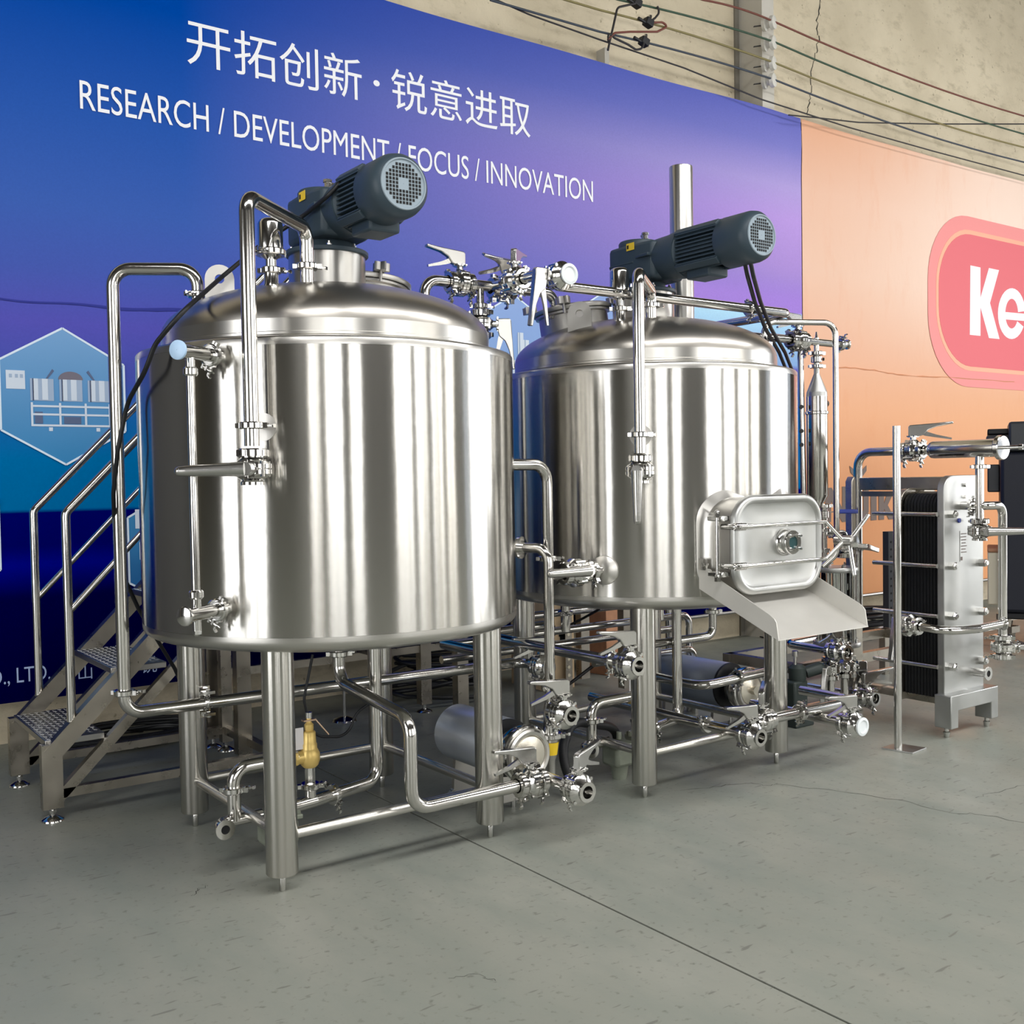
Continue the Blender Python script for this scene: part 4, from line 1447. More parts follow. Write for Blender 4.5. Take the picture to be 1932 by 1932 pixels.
pipe('down_pipe', [(xtee, YC, zv11 - .05), (xtee, YC, .62), (xtee, .58, .62)], 'vertical pipe hidden in the gap between the two tanks', br=.07)
v9y = along((XD, .02, ZC), 'Y', px=978).y
valve((XD, .02, ZC), (0, -1, 0), (0, 0, 1), (.75, .65, 0), 'butterfly valve overhead between the tanks, lever rising right', length=.2)
valve((XD + .055, YC, ZC - .005), (1, 0, 0), (-.0, -.5, .85), (-1, 0, .0), 'butterfly valve at the back of the overhead manifold', length=.15)
v12 = at(1058, 521, Y=-.34)
pD = pipe('crossover_pipe', [(XD, -.028, ZC), (XD, -.15, ZC), (v12.x, -.25, v12.z), (v12.x, v12.y + .045, v12.z)], 'short overhead pipe running toward the white capped valve', br=.05)
valve(v12, (0, -1, 0), (-1, 0, .0), (-.12, .1, -1), 'overhead butterfly valve closed by a white cap', open_end=1, cap='white', length=.21)
ze = along((1.1, -.25, 2.32), 'Z', py=543).z
xe1 = along((2.5, -.25, ze), 'X', px=1488).x
xcl = along((2.2, -.25, ze), 'X', px=1414).x
pipe('overhead_pipe', [(v12.x, -.25, v12.z), (v12.x + .06, -.25, ze), (xe1, -.25, ze), (xe1, .62, ze), (2.0, .62, ze)], 'long overhead pipe passing in front of the farther mixer neck', br=.045,
     clamps=[((xcl, -.25, ze), (1, 0, 0), (.0, -.4, -1))], r=.0235)
pipe('overhead_pipe', [(TD + .12, .18, 2.22), (TD + .12, .18, 2.345), (TD + .62, .30, 2.335), (TD + .75, .62, 2.32)], 'short dark overhead pipe behind the farther mixer neck', br=.05, r=.022)

# ------------------------------------------------------------------ pipework in front of and under the farther tank
zq = at(1425, 1387, Y=-.62).z
xq6 = at(1420, 1386, Y=-.62).x
valve((xq6, -.62, zq), (0, -1, 0), (0, 0, 1), (-1, .0, 0), 'open-ended butterfly valve low beside the right leg of the farther tank', open_end=1)
pipe('suction_pipe', [(xq6, -.575, zq), (xq6, .55, zq)], 'straight suction pipe running back from the low right valve', br=0,
     clamps=[((xq6, -.33, zq), (0, 1, 0), (-1, 0, .2))])
zx = zq + .035
x62 = along((2.0, -.545, zx), 'X', px=1432).x
x6e = along((2.6, -.545, zx), 'X', px=1612).x
valve((x62 + .02, -.545, zx), (1, 0, 0), (0, 0, 1), (.75, .55, 0), 'butterfly valve with lever rising right before the farther leg')
tp = pipe('transfer_pipe', [(x62 + .065, -.545, zx), (x6e, -.545, zx), (x6e, -.20, zx)], 'bright transfer pipe crossing in front of the right leg of the farther tank', br=.07)
xm = along((2.3, -.545, zx), 'X', px=1508).x
clamp(tp, (xm, -.545, zx), (1, 0, 0), .0255, (0, -.1, 1))
clamp(tp, (xm + .012, -.545, zx), (1, 0, 0), .0255, (0, -.1, -1))
z7 = at(1612, 1366, Y=-.74).z
x7 = at(1608, 1365, Y=-.74).x
valve((x7, -.74, z7), (0, -1, 0), (0, 0, 1), (-1, .05, 0), 'low butterfly valve with white end cap at the right', open_end=1, cap='white')
pipe('suction_pipe', [(x7, -.695, z7), (x7, -.10, z7)], 'straight pipe running back from the white capped low valve', br=0)
q = at(1345, 1199, Y=-.02)
pipe('drain_pipe', [(q.x - .62, -.02, q.z), (q.x, -.02, q.z), (q.x, -.02, .84)], 'elbow drain pipe under the middle of the farther tank', br=.05, r=.0215,
     clamps=[((q.x, -.02, q.z + .13), (0, 0, 1), (.9, -.3, 0))])
q = at(1385, 1277, Y=.02)
pipe('delivery_pipe', [(q.x - .25, .62, q.z - .02), (q.x - .25, .02, q.z - .02), (q.x + .42, .02, q.z)], 'bent delivery pipe above the blue-grey pump', br=.08, r=.0255,
     clamps=[((q.x + .03, .02, q.z - .005), (1, 0, 0), (0, -.5, -1))])
for i, (yy, zz, xa, xb, lab) in enumerate(((.66, .60, .95, 2.72, 'upper rear manifold pipe under the farther tank'), (.78, .50, 1.0, 2.75, 'middle rear manifold pipe under the farther tank'), (.90, .66, 1.2, 2.78, 'rearmost manifold pipe under the farther tank'), (.60, .40, 1.9, 2.70, 'lowest rear manifold pipe near the blue-grey pump'))):
    pipe('manifold_pipe', [(xa, yy, zz), (xb, yy, zz), (xb, yy, .0)], lab, br=.06, r=.0215)
for i, (xx, lab) in enumerate(((1.62, 'left rear pipe stub hanging from the farther tank'), (2.32, 'right rear pipe stub hanging from the farther tank'))):
    pipe('pipe_stub', [(xx, .5, .86), (xx, .5, .62)], lab, br=0, r=.0255, clamps=[((xx, .5, .72), (0, 0, 1), (-.8, -.6, 0))])


# ------------------------------------------------------------------ side manway and chute of the farther tank
DX, DZ, DW, DH, YD = 1.735, 1.148, .585, .432, -.85


def rrect(w, h, r, n=8):
    pts = []
    for cx, cz, a0 in ((w / 2 - r, h / 2 - r, 0), (-w / 2 + r, h / 2 - r, PI / 2), (-w / 2 + r, -h / 2 + r, PI), (w / 2 - r, -h / 2 + r, 1.5 * PI)):
        for k in range(n + 1):
            a = a0 + PI / 2 * k / n
            pts.append((cx + r * math.cos(a), cz + r * math.sin(a)))
    return pts


def loft(mb, rings, cap_last=False):
    n = len(rings[0])
    vs = [p for rg in rings for p in rg]
    fs = []
    for i in range(len(rings) - 1):
        for k in range(n):
            k2 = (k + 1) % n
            fs.append((i * n + k, i * n + k2, (i + 1) * n + k2, (i + 1) * n + k))
    if cap_last:
        fs.append(tuple((len(rings) - 1) * n + k for k in range(n)))
    return mb.add(vs, fs)


def ring(w, h, r, y):
    return [Vector((DX + a, y, DZ + c)) for a, c in rrect(w, h, r)]


MW = thing('manway_door', (DX, YD, DZ), 'rounded rectangular manway door with sight glass on the farther tank', 'hatch')
sk = []
for a, c in rrect(DW + .045, DH + .045, .14):
    x = DX + a
    sk.append(Vector((x, -math.sqrt(RS ** 2 - (x - TD) ** 2) - .002, DZ + c)))
sk2 = []
for a, c in rrect(DW - .02, DH - .02, .125):
    x = DX + a
    sk2.append(Vector((x, -math.sqrt(RS ** 2 - (x - TD) ** 2) - .014, DZ + c)))
loft(MB(), [sk, sk2, ring(DW - .03, DH - .03, .12, YD + .05), ring(DW - .03, DH - .03, .12, YD + .008), ring(DW - .09, DH - .09, .10, YD + .008)]).build('door_frame', 'satin', MW, smooth=50)
loft(MB(), [ring(DW - .012, DH - .012, .122, YD + .007), ring(DW - .012, DH - .012, .122, YD)]).build('gasket', 'black', MW, smooth=50)
loft(MB(), [ring(DW, DH, .125, YD - .001), ring(DW, DH, .125, YD - .014), ring(DW - .010, DH - .010, .12, YD - .026), ring(DW - .034, DH - .034, .11, YD - .034), ring(DW - .058, DH - .058, .10, YD - .030), ring(DW - .074, DH - .074, .092, YD - .018)]).build('door_rim', 'plate', MW, smooth=60)
loft(MB(), [ring(DW - .074, DH - .074, .092, YD - .018), ring(DW - .10, DH - .10, .09, YD - .012), ring(DW - .26, DH - .20, .06, YD - .016), ring(DW - .40, DH - .34, .03, YD - .018)], True).build('door_panel', 'plate', MW, smooth=60)
zu, zl = 1.232, 1.063
for z in (zu, zl):
    b = MB()
    b.tube([(1.455, YD - .040, z), (2.035, YD - .040, z), (2.105, YD - .085, DZ - .006)], .0095, .012, 10)
    arm = b.build('clamp_arm', 'cast', MW)
    q = MB().tube([(1.43, -.815, z), (1.445, YD - .040, z), (1.53, YD - .040, z)], .0125, .02, 12).build('arm_sleeve', 'cast')
    attach(q, arm)
    b = MB()
    for k in range(7):
        b.torus((1.435 + .010 * k, YD - .036, z), (1, 0, 0), .0145, .003, 16, 6)
    q = b.build('spring', 'cast')
    attach(q, arm)
    MB().box((1.425, -.80, z + (.035 if z == zu else -.035)), (.05, .085, .022)).build('hinge_lug', 'cast', MW, bevel=.004)
b = MB()
b.cyl((1.402, -.815, 1.025), (1.402, -.815, 1.285), .0085, n=14)
for z in (1.292, 1.018):
    b.ball((1.402, -.815, z), .013)
    b.cyl((1.402, -.815, z - .02), (1.402, -.815, z + .004), .014, n=6)
b.build('hinge_pin', 'cast', MW)
hub = Vector((2.115, -.925, DZ - .006))
wh = MB().cyl(hub + Vector((0, .04, 0)), hub + Vector((0, -.055, 0)), .023, n=24).lathe([(.029, -.055), (.029, -.065), (.012, -.066)], hub, (0, 1, 0), 6).build('hub', 'cast', MW)
for d in (Vector((.62, -.18, .70)), Vector((-.10, -.25, -1))):
    d.normalize()
    q = MB().cyl(hub + d * .015 + Vector((0, -.03, 0)), hub + d * .155 + Vector((0, -.03, 0)), .0095, n=14).ball(hub + d * .155 + Vector((0, -.03, 0)), .0095).build('handle_rod', 'cast')
    attach(q, wh)
sg = Vector((1.772, YD - .016, 1.152))
sgo = MB().lathe([(.062, .0), (.060, -.012), (.050, -.022), (.050, -.034)], sg, (0, 1, 0), 32, (False, False)).lathe([(.052, -.034), (.054, -.037), (.054, -.050), (.052, -.053), (.028, -.053), (.028, -.04)], sg, (0, 1, 0), 32, (False, False)).build('sight_glass', 'cast', MW)
q = MB().lathe([(.029, -.046), (.029, -.044)], sg, (0, 1, 0), 28).build('glass', 'tealglass')
attach(q, sgo)
for k in range(4):
    a = PI / 4 + k * PI / 2
    p = sg + Vector((.041 * math.cos(a), -.053, .041 * math.sin(a)))
    q = MB().lathe([(.009, 0), (.009, .008), (.005, .009), (.005, .022)], p, (0, -1, 0), 6).build('bolt', 'cast', smooth=20)
    attach(q, sgo)
M_ = None

CH = thing('discharge_chute', (DX, -1.0, .80), 'matt stainless discharge chute sloping down under the manway door', 'chute')
yb_, zb_, yf_, zf_ = -.70, .955, -1.12, .779
xl_, xr_ = 1.430, 2.020
th = .004
MB().prism([(yb_, zb_), (yf_, zf_), (yf_, zf_ - th), (yb_, zb_ - th)], (DX - .006, 0, 0), (0, 1, 0), (0, 0, 1), xr_ - xl_).build('tray', 'chute', CH, smooth=0)
for x in (xl_, xr_):
    MB().prism([(yb_ + .02, zb_ - .0), (yf_, zf_ - th), (yf_ + .012, zf_ + .070), (yf_ + .022, zf_ + .083), (yf_ + .045, zf_ + .098), (-.80, 1.003), (-.745, 1.045), (yb_ + .02, 1.05)], (x - (.0 if x == xl_ else 0), 0, 0), (0, 1, 0), (0, 0, 1), th).build('side_panel', 'chute', CH, smooth=0)
MB().box((xl_ - .006, -.71, 1.065), (.012, .04, .05)).cyl((xl_ - .02, -.72, 1.062), (xl_ + .01, -.72, 1.062), .008, n=8).build('hook_tab', 'cast', CH)

# ------------------------------------------------------------------ steps with handrails
ST = thing('steel_steps', (-.7, 1.25, 0), 'stainless steel access steps with tube handrails left of the nearer tank', 'stairs')
YS = (.92, 1.60)
S0 = Vector((-.925, 0, .30))
for y in YS:
    x0 = S0.x
    # stringer with its foot post
    MB().bar((x0 + .005, y, .285), (x0 + 1.15, y, 1.43), .052, .075, (0, 0, 1)).build('stringer', 'stair', ST)
    MB().box((x0 + .01, y, .195), (.085, .050, .28)).build('foot_post', 'stair', ST)
    MB().bar((x0 + .03, y, .09), (x0 + .90, y, .94), .04, .045, (0, 0, 1)).build('lower_brace', 'stair', ST)
    MB().bar((x0 + .03, y, .115), (x0 + 1.05, y, .115), .04, .04, (0, 0, 1)).build('floor_rail', 'stair', ST)
    MB().box((x0 + 1.05, y, .55), (.06, .05, 1.0)).build('back_post', 'stair', ST)
    for fx_ in (x0 + .01, x0 + 1.05):
        f = MB()
        f.cyl((fx_, y, .012), (fx_, y, .06), .009, n=10)
        f.lathe([(.048, 0), (.046, .006), (.030, .016), (.014, .024)], (fx_, y, 0), n=24)
        f.lathe([(.016, .034), (.016, .046)], (fx_, y, 0), n=6)
        f.build('levelling_foot', 'cast', ST)
    xp = -.825 if y < 1 else -.815
    zp = .42
    rail = MB().tube([(xp, y, zp), (xp, y, 1.335), (xp + 1.25, y, 1.335 + 1.29)], .0195, .045, 16).build('handrail', 'pipe', ST)
    MB().cyl((xp, y, .90), (xp + 1.25, y, .90 + 1.29), .0145, n=14).build('mid_rail', 'pipe', ST)
    MB().cyl((xp + 1.0, y, 1.40), (xp + 1.0, y, 2.36), .0195, n=14).build('rail_post', 'pipe', ST)
for k in range(4):
    z = .335 + k * .285
    x = -.935 + k * .285
    tr = MB().box((x + .125, 1.26, z), (.25, .66, .028)).build('tread', 'checker', ST, bevel=.003)
    b = MB()
    for i in range(9):
        for j in range(22):
            a = PI / 4 if (i + j) % 2 else -PI / 4
            b.box((x + .02 + i * .0265, .95 + j * .0295, z + .0146), (.018, .005, .0016), Matrix.Rotation(a, 3, 'Z'))
    q = b.build('tread_studs', 'checker', smooth=0)
    q['kind'] = 'stuff'
    attach(q, tr)
for x in (S0.x + 1.05,):
    MB().box((x, 1.26, .115), (.04, .63, .04)).build('cross_rail', 'stair', ST)

# working platform behind the tanks, only its legs show
PF = thing('work_platform', (1.2, 1.45, 0), 'stainless work platform standing on box legs behind the tanks', 'platform')
MB().box((1.55, 1.42, 1.42), (2.9, .70, .05)).build('deck', 'checker', PF)
for px_, py_, y in ((460, 1440, 1.28), (870, 1345, 1.30), (1.0, 0, 0),):
    if py_ == 0:
        continue
    p = at(px_, py_, Y=y)
    for yy in (y, 1.72):
        lg = MB().box((p.x, yy, .73), (.075, .06, 1.36)).build('leg', 'stair', PF)
        q = MB().cyl((p.x, yy, .0), (p.x, yy, .06), .012, n=10).lathe([(.05, 0), (.045, .008), (.016, .02)], (p.x, yy, 0), n=20).build('levelling_foot', 'cast')
        attach(q, lg)
for yy in (1.28, 1.72):
    MB().box((2.75, yy, .73), (.075, .06, 1.36)).build('leg', 'stair', PF)
    if yy > 1.5:
        MB().box((1.42, yy, .40), (2.75, .035, .045)).build('tie_beam', 'stair', PF)
p = at(650, 1360, Z=0)
q = MB().cyl((p.x, p.y, .015), (p.x, p.y, .46), .010, n=10).lathe([(.075, 0), (.070, .010), (.02, .028)], (p.x, p.y, 0), n=24).build('jack_foot', 'cast', PF)
MB().box((p.x, (p.y + 1.28) / 2, .47), (.045, abs(p.y - 1.28) + .04, .045)).build('jack_bracket', 'stair', PF)

# ------------------------------------------------------------------ filter column right of the farther tank
CX, CY = 3.118, 0.0
FC = thing('filter_column', (CX, CY, .9), 'slim upright stainless filter cylinder with cone top right of the farther tank', 'filter')
MB().lathe([(.016, 2.06), (.016, 2.033), (.058, 1.925), (.060, 1.90)], (CX, CY, 0), n=32, caps=(True, False)).build('cone', 'plate', FC, smooth=12)
MB().lathe([(.060, 1.90), (.060, 1.815)], (CX, CY, 0), n=32, caps=(False, False)).build('upper_barrel', 'pipe', FC)
MB().lathe([(.060, 1.815), (.066, 1.811), (.066, 1.799), (.060, 1.795)], (CX, CY, 0), n=32, caps=(False, False)).build('band', 'cast', FC)
MB().lathe([(.060, 1.795), (.060, 1.32), (.030, 1.27), (.026, 1.26)], (CX, CY, 0), n=32, caps=(False, True)).build('barrel', 'pipe', FC)
MB().cyl((CX, CY, 2.05), (CX, CY, 2.24), .015, n=16).build('top_nozzle', 'pipe', FC)
for z in (2.075, 2.15):
    clamp(FC, (CX, CY, z), (0, 0, 1), .022, (.9, -.4, 0))
MB().lathe([(.022, 2.095), (.032, 2.10), (.032, 2.13), (.022, 2.135)], (CX, CY, 0), n=20).build('top_valve_body', 'cast', FC)
MB().cyl((CX + .02, CY - .028, 2.115), (CX + .024, CY - .036, 2.115), .009, n=12).build('top_valve_stem', 'hole', FC)
MB().cyl((CX + .06, CY - .01, 1.86), (CX + .075, CY - .01, 1.86), .02, n=12).build('side_plug', 'black', FC)
# line feeding it
zl2 = 2.215
fp = pipe('feed_pipe', [(2.36, 0, zl2 - .12), (2.36, 0, zl2), (2.90, 0, zl2)], 'feed pipe leaving the right of the farther dome toward the filter column', br=.06, r=.021)
valve((2.95, 0, zl2), (1, 0, 0), (0, 0, 1), (-1, .0, 0), 'butterfly valve on the feed pipe beside the filter column')
fp2 = pipe('feed_pipe', [(2.995, 0, zl2), (3.33, 0, zl2)], 'short feed pipe with end cap above the filter column', br=0, r=.021, clamps=[((3.335, 0, zl2), (1, 0, 0), (0, -.3, 1))])
MB().lathe([(.034, 0), (.034, .012), (.020, .014), (.020, .04), (.030, .042), (.030, .05)], (3.345, 0, zl2), (1, -.25, .05), 22).build('end_cap', 'cast', fp2)
MB().cyl((CX, 0, zl2), (CX, 0, zl2 + .06), .012, .004, n=12).build('vent_tip', 'cast', fp2)
rs_ = along((2.3, -.05, 2.3), 'X', px=1441)
rz_ = along(rs_, 'Z', py=607).z
re_ = at(1576, 609, Z=rz_)
pipe('return_pipe', [(rs_.x, rs_.y, 2.07), (rs_.x, rs_.y, rz_), re_, (re_.x, re_.y, 1.0), (re_.x - .06, re_.y + .05, .93)], 'thin return pipe arching from the farther dome down beside the filter column', br=.07, r=.0165,
     clamps=[((rs_.x, rs_.y, rz_ - .12), (0, 0, 1), (.9, -.3, 0))])
xv = at(1523, 800, Y=.03).x
pipe('bypass_pipe', [(2.75, .06, zl2 + .02), (xv - .02, .06, zl2 + .02), (xv, .05, .62)], 'thin bypass pipe running down the left of the filter column', br=.07, r=.0175)
for z, xx in ((1.84, xv - .05), (1.70, xv - .05), (1.62, xv - .05)):
    MB().cyl((xx + .02, .05, z), (xx, .03, z), .012, n=10).build('bracket_bolt', 'black', FC)
# ball valve under the barrel
BV = thing('ball_valve', (CX + .03, CY, 1.2), 'small ball valve with blue lever under the filter column', 'valve')
bx, by = CX + .045, CY - .01
MB().lathe([(.024, 1.265), (.020, 1.245), (.020, 1.235), (.028, 1.23), (.028, 1.195), (.020, 1.19), (.018, 1.13), (.026, 1.125)], (bx, by, 0), n=16).build('body', 'cast', BV)
MB().bar((bx + .02, by - .02, 1.225), (bx + .08, by - .04, 1.228), .016, .006).build('lever', 'cast', BV)
p_ = at(1617, 965, Y=by - .05)
MB().bar((bx + .07, by - .035, 1.228), (p_.x, by - .05, p_.z), .022, .026).build('lever_grip', 'bluegrip', BV, bevel=.006)
for z in (1.262, 1.12):
    clamp(BV, (bx, by, z), (0, 0, 1), .022, (.9, -.4, 0))

# sight cylinder with flanges and tie rods
GX, GY = 3.262, -.02
SGL = thing('sight_cylinder', (GX, GY, .44), 'glass sight cylinder between two round flanges below the filter column', 'sight glass')
zh, zlo = .885, .445
for z, r, nm in ((zh, .125, 'upper_flange'), (zlo, .138, 'lower_flange')):
    f = MB().lathe([(.02, -.014), (r - .003, -.014), (r, -.010), (r, .010), (r - .003, .014), (.02, .014)], (GX, GY, z), n=48, caps=(True, True)).build(nm, 'plate', SGL)
    for k in range(8):
        a = k * PI / 4 + .2
        q = MB().lathe([(.009, 0), (.009, .012), (.006, .013), (.006, .022)], (GX + (r - .016) * math.cos(a), GY + (r - .016) * math.sin(a), z + .013), n=6).build('bolt', 'cast', smooth=20)
        attach(q, f)
for k in range(8):
    a = k * PI / 4 + .2
    MB().cyl((GX + .110 * math.cos(a), GY + .110 * math.sin(a), zlo), (GX + .110 * math.cos(a), GY + .110 * math.sin(a), zh), .0075, n=10).build('tie_rod', 'cast', SGL)
MB().lathe([(.088, zlo + .012), (.088, zh - .012)], (GX, GY, 0), n=40, caps=(False, False)).build('glass_wall', 'thinglass', SGL)
MB().cyl((GX + .01, GY, zlo + .02), (GX + .01, GY, zh - .02), .026, n=18).build('inner_tube', 'pipe', SGL)
MB().cyl((GX - .045, GY - .02, zh - .12), (GX - .045, GY - .02, zh - .01), .014, n=12).lathe([(.020, zh - .16), (.020, zh - .12)], (GX - .045, GY - .02, 0), n=10).build('spray_nozzle', 'cast', SGL)
MB().lathe([(.060, zlo + .015), (.060, zlo + .03), (.045, zlo + .032)], (GX, GY, 0), n=32).build('seat_ring', 'cream', SGL)
# fittings above and below the cylinder
rp = pipe('riser_pipe', [(bx, by, 1.11), (bx, by, .90)], 'short riser pipe linking the ball valve to the sight cylinder', br=0, r=.018, clamps=[((bx, by, 1.0), (0, 0, 1), (.9, .3, 0)), ((bx, by, .93), (0, 0, 1), (-.6, -.8, 0))])
valve((GX + .04, GY - .03, 1.02), (0, 0, 1), (.3, -.9, 0), (.9, .3, -.2), 'butterfly valve standing on the sight cylinder', length=.13)
pipe('branch_pipe', [(GX + .04, GY - .03, 1.065), (GX + .04, GY - .03, 1.10), (bx + .01, by, 1.10)], 'little branch pipe above the sight cylinder', br=.02, r=.018)
for i, (dx, dy, lab, lv, lab2) in enumerate(((-.075, -.01, 'left outlet leg under the sight cylinder', (-.55, -.2, 0), 'butterfly valve on the left outlet leg below the sight cylinder'), (.045, -.02, 'right outlet leg under the sight cylinder', (.9, .3, 0), 'butterfly valve on the right outlet leg below the sight cylinder'))):
    pipe('drain_pipe', [(GX + dx, GY + dy, .25), (GX + dx, GY + dy, .10), (GX + dx - .35, GY + dy, .10)], lab, br=.05, r=.024)
    valve((GX + dx, GY + dy, .305), (0, 0, 1), (.85 if i else -.7, -.3, 0), (.2 if i else -.15, 0, -1), lab2, length=.19)
    MB().lathe([(.030, .358), (.024, .365), (.024, .44)], (GX + dx, GY + dy, 0), n=20).build('neck', 'cast', SGL)
MB().lathe([(.028, .395), (.028, .422)], (GX - .075, GY - .01, 0), n=20).build('red_seal', 'red', SGL)
valve((GX + .14, GY - .10, .12), (0, -1, 0), (0, 0, 1), (.95, -.15, 0), 'butterfly valve with lever pointing right at floor level', length=.2)
pipe('floor_pipe', [(GX + .14, GY - .055, .12), (GX + .14, .30, .12)], 'floor level pipe behind the right-pointing lever valve', br=0, r=.024)
MP = thing('metering_pump', (2.93, .03, 0), 'small dark green pump body left of the sight cylinder', 'pump')
MB().box((2.93, .03, .16), (.12, .11, .20)).build('body', 'green', MP, bevel=.012)
MB().lathe([(.045, .25), (.05, .27), (.05, .33), (.03, .35)], (2.95, .02, 0), n=24).build('motor', 'green', MP)
MB().lathe([(.035, 0), (.035, .09), (.02, .11)], (3.0, .0, .30), (.7, -.5, .25), 20).build('head', 'green', MP)
MB().cyl((2.93, .02, .35), (2.93, .02, .41), .010, n=10).lathe([(.018, .40), (.018, .43)], (2.93, .02, 0), n=16).build('relief_stem', 'cast', MP)
MB().box((2.93, .03, .03), (.16, .16, .06)).build('base', 'green', MP, bevel=.006)

# ------------------------------------------------------------------ plate heat exchanger
HX0, HX1, HY = 3.325, 3.715, -.655
PH = thing('heat_exchanger', (3.52, -.35, 0), 'plate heat exchanger with silver frame plate and black plate pack', 'heat exchanger')


def phe_plate(w, z0, z1, r):
    pts = [(-w / 2, z0), (w / 2, z0)]
    for k in range(9):
        a = PI / 2 * k / 8
        pts.append((w / 2 - r + r * math.cos(a), z1 - r + r * math.sin(a)))
    for k in range(9):
        a = PI / 2 + PI / 2 * k / 8
        pts.append((-w / 2 + r + r * math.cos(a), z1 - r + r * math.sin(a)))
    return pts


HC = (HX0 + HX1) / 2
MB().prism(phe_plate(HX1 - HX0, .13, 1.43, .09), (HC, HY, 0), (1, 0, 0), (0, 0, 1), .042).build('frame_plate', 'plate', PH, bevel=.004)
MB().prism(phe_plate(HX1 - HX0 - .02, .16, 1.36, .09), (HC, -.385, 0), (1, 0, 0), (0, 0, 1), .040).build('pressure_plate', 'stair', PH, bevel=.003)
n = 22
for k in range(n):
    y = HY + .028 + k * (.385 - .655 + .5) * 0 + k * ((-.409 - (HY + .028)) / n) + .005
    MB().prism(phe_plate(HX1 - HX0 - .06 - (.006 if k % 2 else 0), .20, 1.33, .07), (HC, y, 0), (1, 0, 0), (0, 0, 1), .0062).build('exchanger_plate', 'gasket', PH, smooth=0)
MB().box((HC, -.30, 1.385), (.07, .72, .075)).build('top_bar', 'stair', PH, bevel=.004)
MB().box((HC, -.30, 1.325), (.05, .70, .03)).build('top_rail', 'stair', PH)
MB().box((HC, -.30, .155), (.05, .70, .045)).build('bottom_bar', 'stair', PH)
MB().cyl((HC - .03, -.385, 1.355), (HC + .03, -.385, 1.355), .03, n=16).build('roller', 'stair', PH)
MB().prism([(-.05, .0), (.05, 0), (.05, 1.40), (.03, 1.43), (-.03, 1.43), (-.05, 1.40)], (HC - .02, .03, 0), (1, 0, 0), (0, 0, 1), .05).build('support_column', 'stair', PH, bevel=.006)
for x in (HX0 + .055, HX1 - .035):
    for z in (1.218, .935, .66, .38):
        if x > 3.5 and z > 1:
            continue
        tbar = MB().cyl((x - (.07 if x < 3.5 else -.05), HY + .01, z), (x - (.07 if x < 3.5 else -.05), -.24, z), .0125, n=14).build('tie_bar', 'pipe', PH)
        q = MB().lathe([(.024, 0), (.024, .035), (.016, .040), (.013, .041), (.013, .047)], (x, HY - .020, z), (0, -1, 0), 6).build('nut', 'cast', smooth=20)
        attach(q, tbar)
for z in (1.375, 1.31, .225):
    MB().lathe([(.012, 0), (.012, .012)], (HC + .01, HY - .021, z), (0, -1, 0), 6).build('bolt', 'cast', PH, smooth=20)
MB().box((3.515, HY - .022, 1.037), (.075, .002, .17)).build('name_plate', 'plate', PH)
b = MB()
for k in range(7):
    b.box((3.515 + random.uniform(-.006, .0), HY - .0236, 1.105 - k * .017), (random.uniform(.03, .058), .001, .005))
b.box((3.492, HY - .0236, .968), (.016, .001, .020))
b.build('name_plate_print', 'logogrey', PH, smooth=0)
MB().cyl((3.47, HY - .02, 1.18), (3.47, HY - .027, 1.18), .013, n=16).build('blue_plug', 'bluegrip', PH)
# foot bracket
MB().prism([(-.235, .235), (.235, .235), (.235, .055), (.165, .055), (.165, .150), (-.165, .150), (-.165, .055), (-.235, .055)], (HC, HY - .035, 0), (1, 0, 0), (0, 0, 1), .10).build('foot_bracket', 'plate', PH, bevel=.004)
for x in (HC - .20, HC + .20):
    MB().lathe([(.013, 0), (.019, .03), (.012, .034), (.012, .06)], (x, HY - .035, 0), n=14).build('foot_pin', 'cast', PH)
MB().lathe([(.013, 0), (.019, .03), (.012, .034), (.012, .06)], (HC - .02, .03, -.0), n=14).build('foot_pin', 'cast', PH)
# nozzles on the frame plate
MB().cyl((3.622, HY, .322), (3.622, HY - .10, .322), .024, n=20).build('lower_nozzle', 'cast', PH)
ferrule(PH, (3.622, HY - .105, .322), (0, -1, 0), .024)
MB().cyl((3.50, HY, 1.262), (3.50, HY - .11, 1.262), .024, n=20).build('upper_nozzle', 'cast', PH)
clamp(PH, (3.50, HY - .085, 1.262), (0, 1, 0), .026, (-.3, 0, -1))

# cooling branch pipes in front of the exchanger
pipe('cooling_pipe', [(3.50, HY - .105, 1.262), (3.50, HY - .165, 1.262), (3.66, HY - .165, 1.262), (3.66, HY - .165, .52)], 'bent pipe running down the right front of the heat exchanger', br=.055, r=.0235)
valve((3.66, HY - .165, .475), (0, 0, 1), (.75, -.55, .0), (.85, .3, .0), 'valve at the foot of the heat exchanger pipe, lever pointing right', length=.2)
xf = 3.62
lo = pipe('cooling_pipe', [(3.15, -.62, .62), (3.15, -.80, .61), (3.42, -.82, .60), (3.60, -.86, .615)], 'curved pipe crossing the lower front of the heat exchanger', br=.10, r=.0235)
ferrule(lo, (3.60, -.862, .615), (.9, -.43, 0), .0235)
valve((3.15, -.575, .62), (0, 1, 0), (-.8, -.4, .2), (-.2, -.1, -1), 'valve at the left of the exchanger with lever hanging down', length=.2)
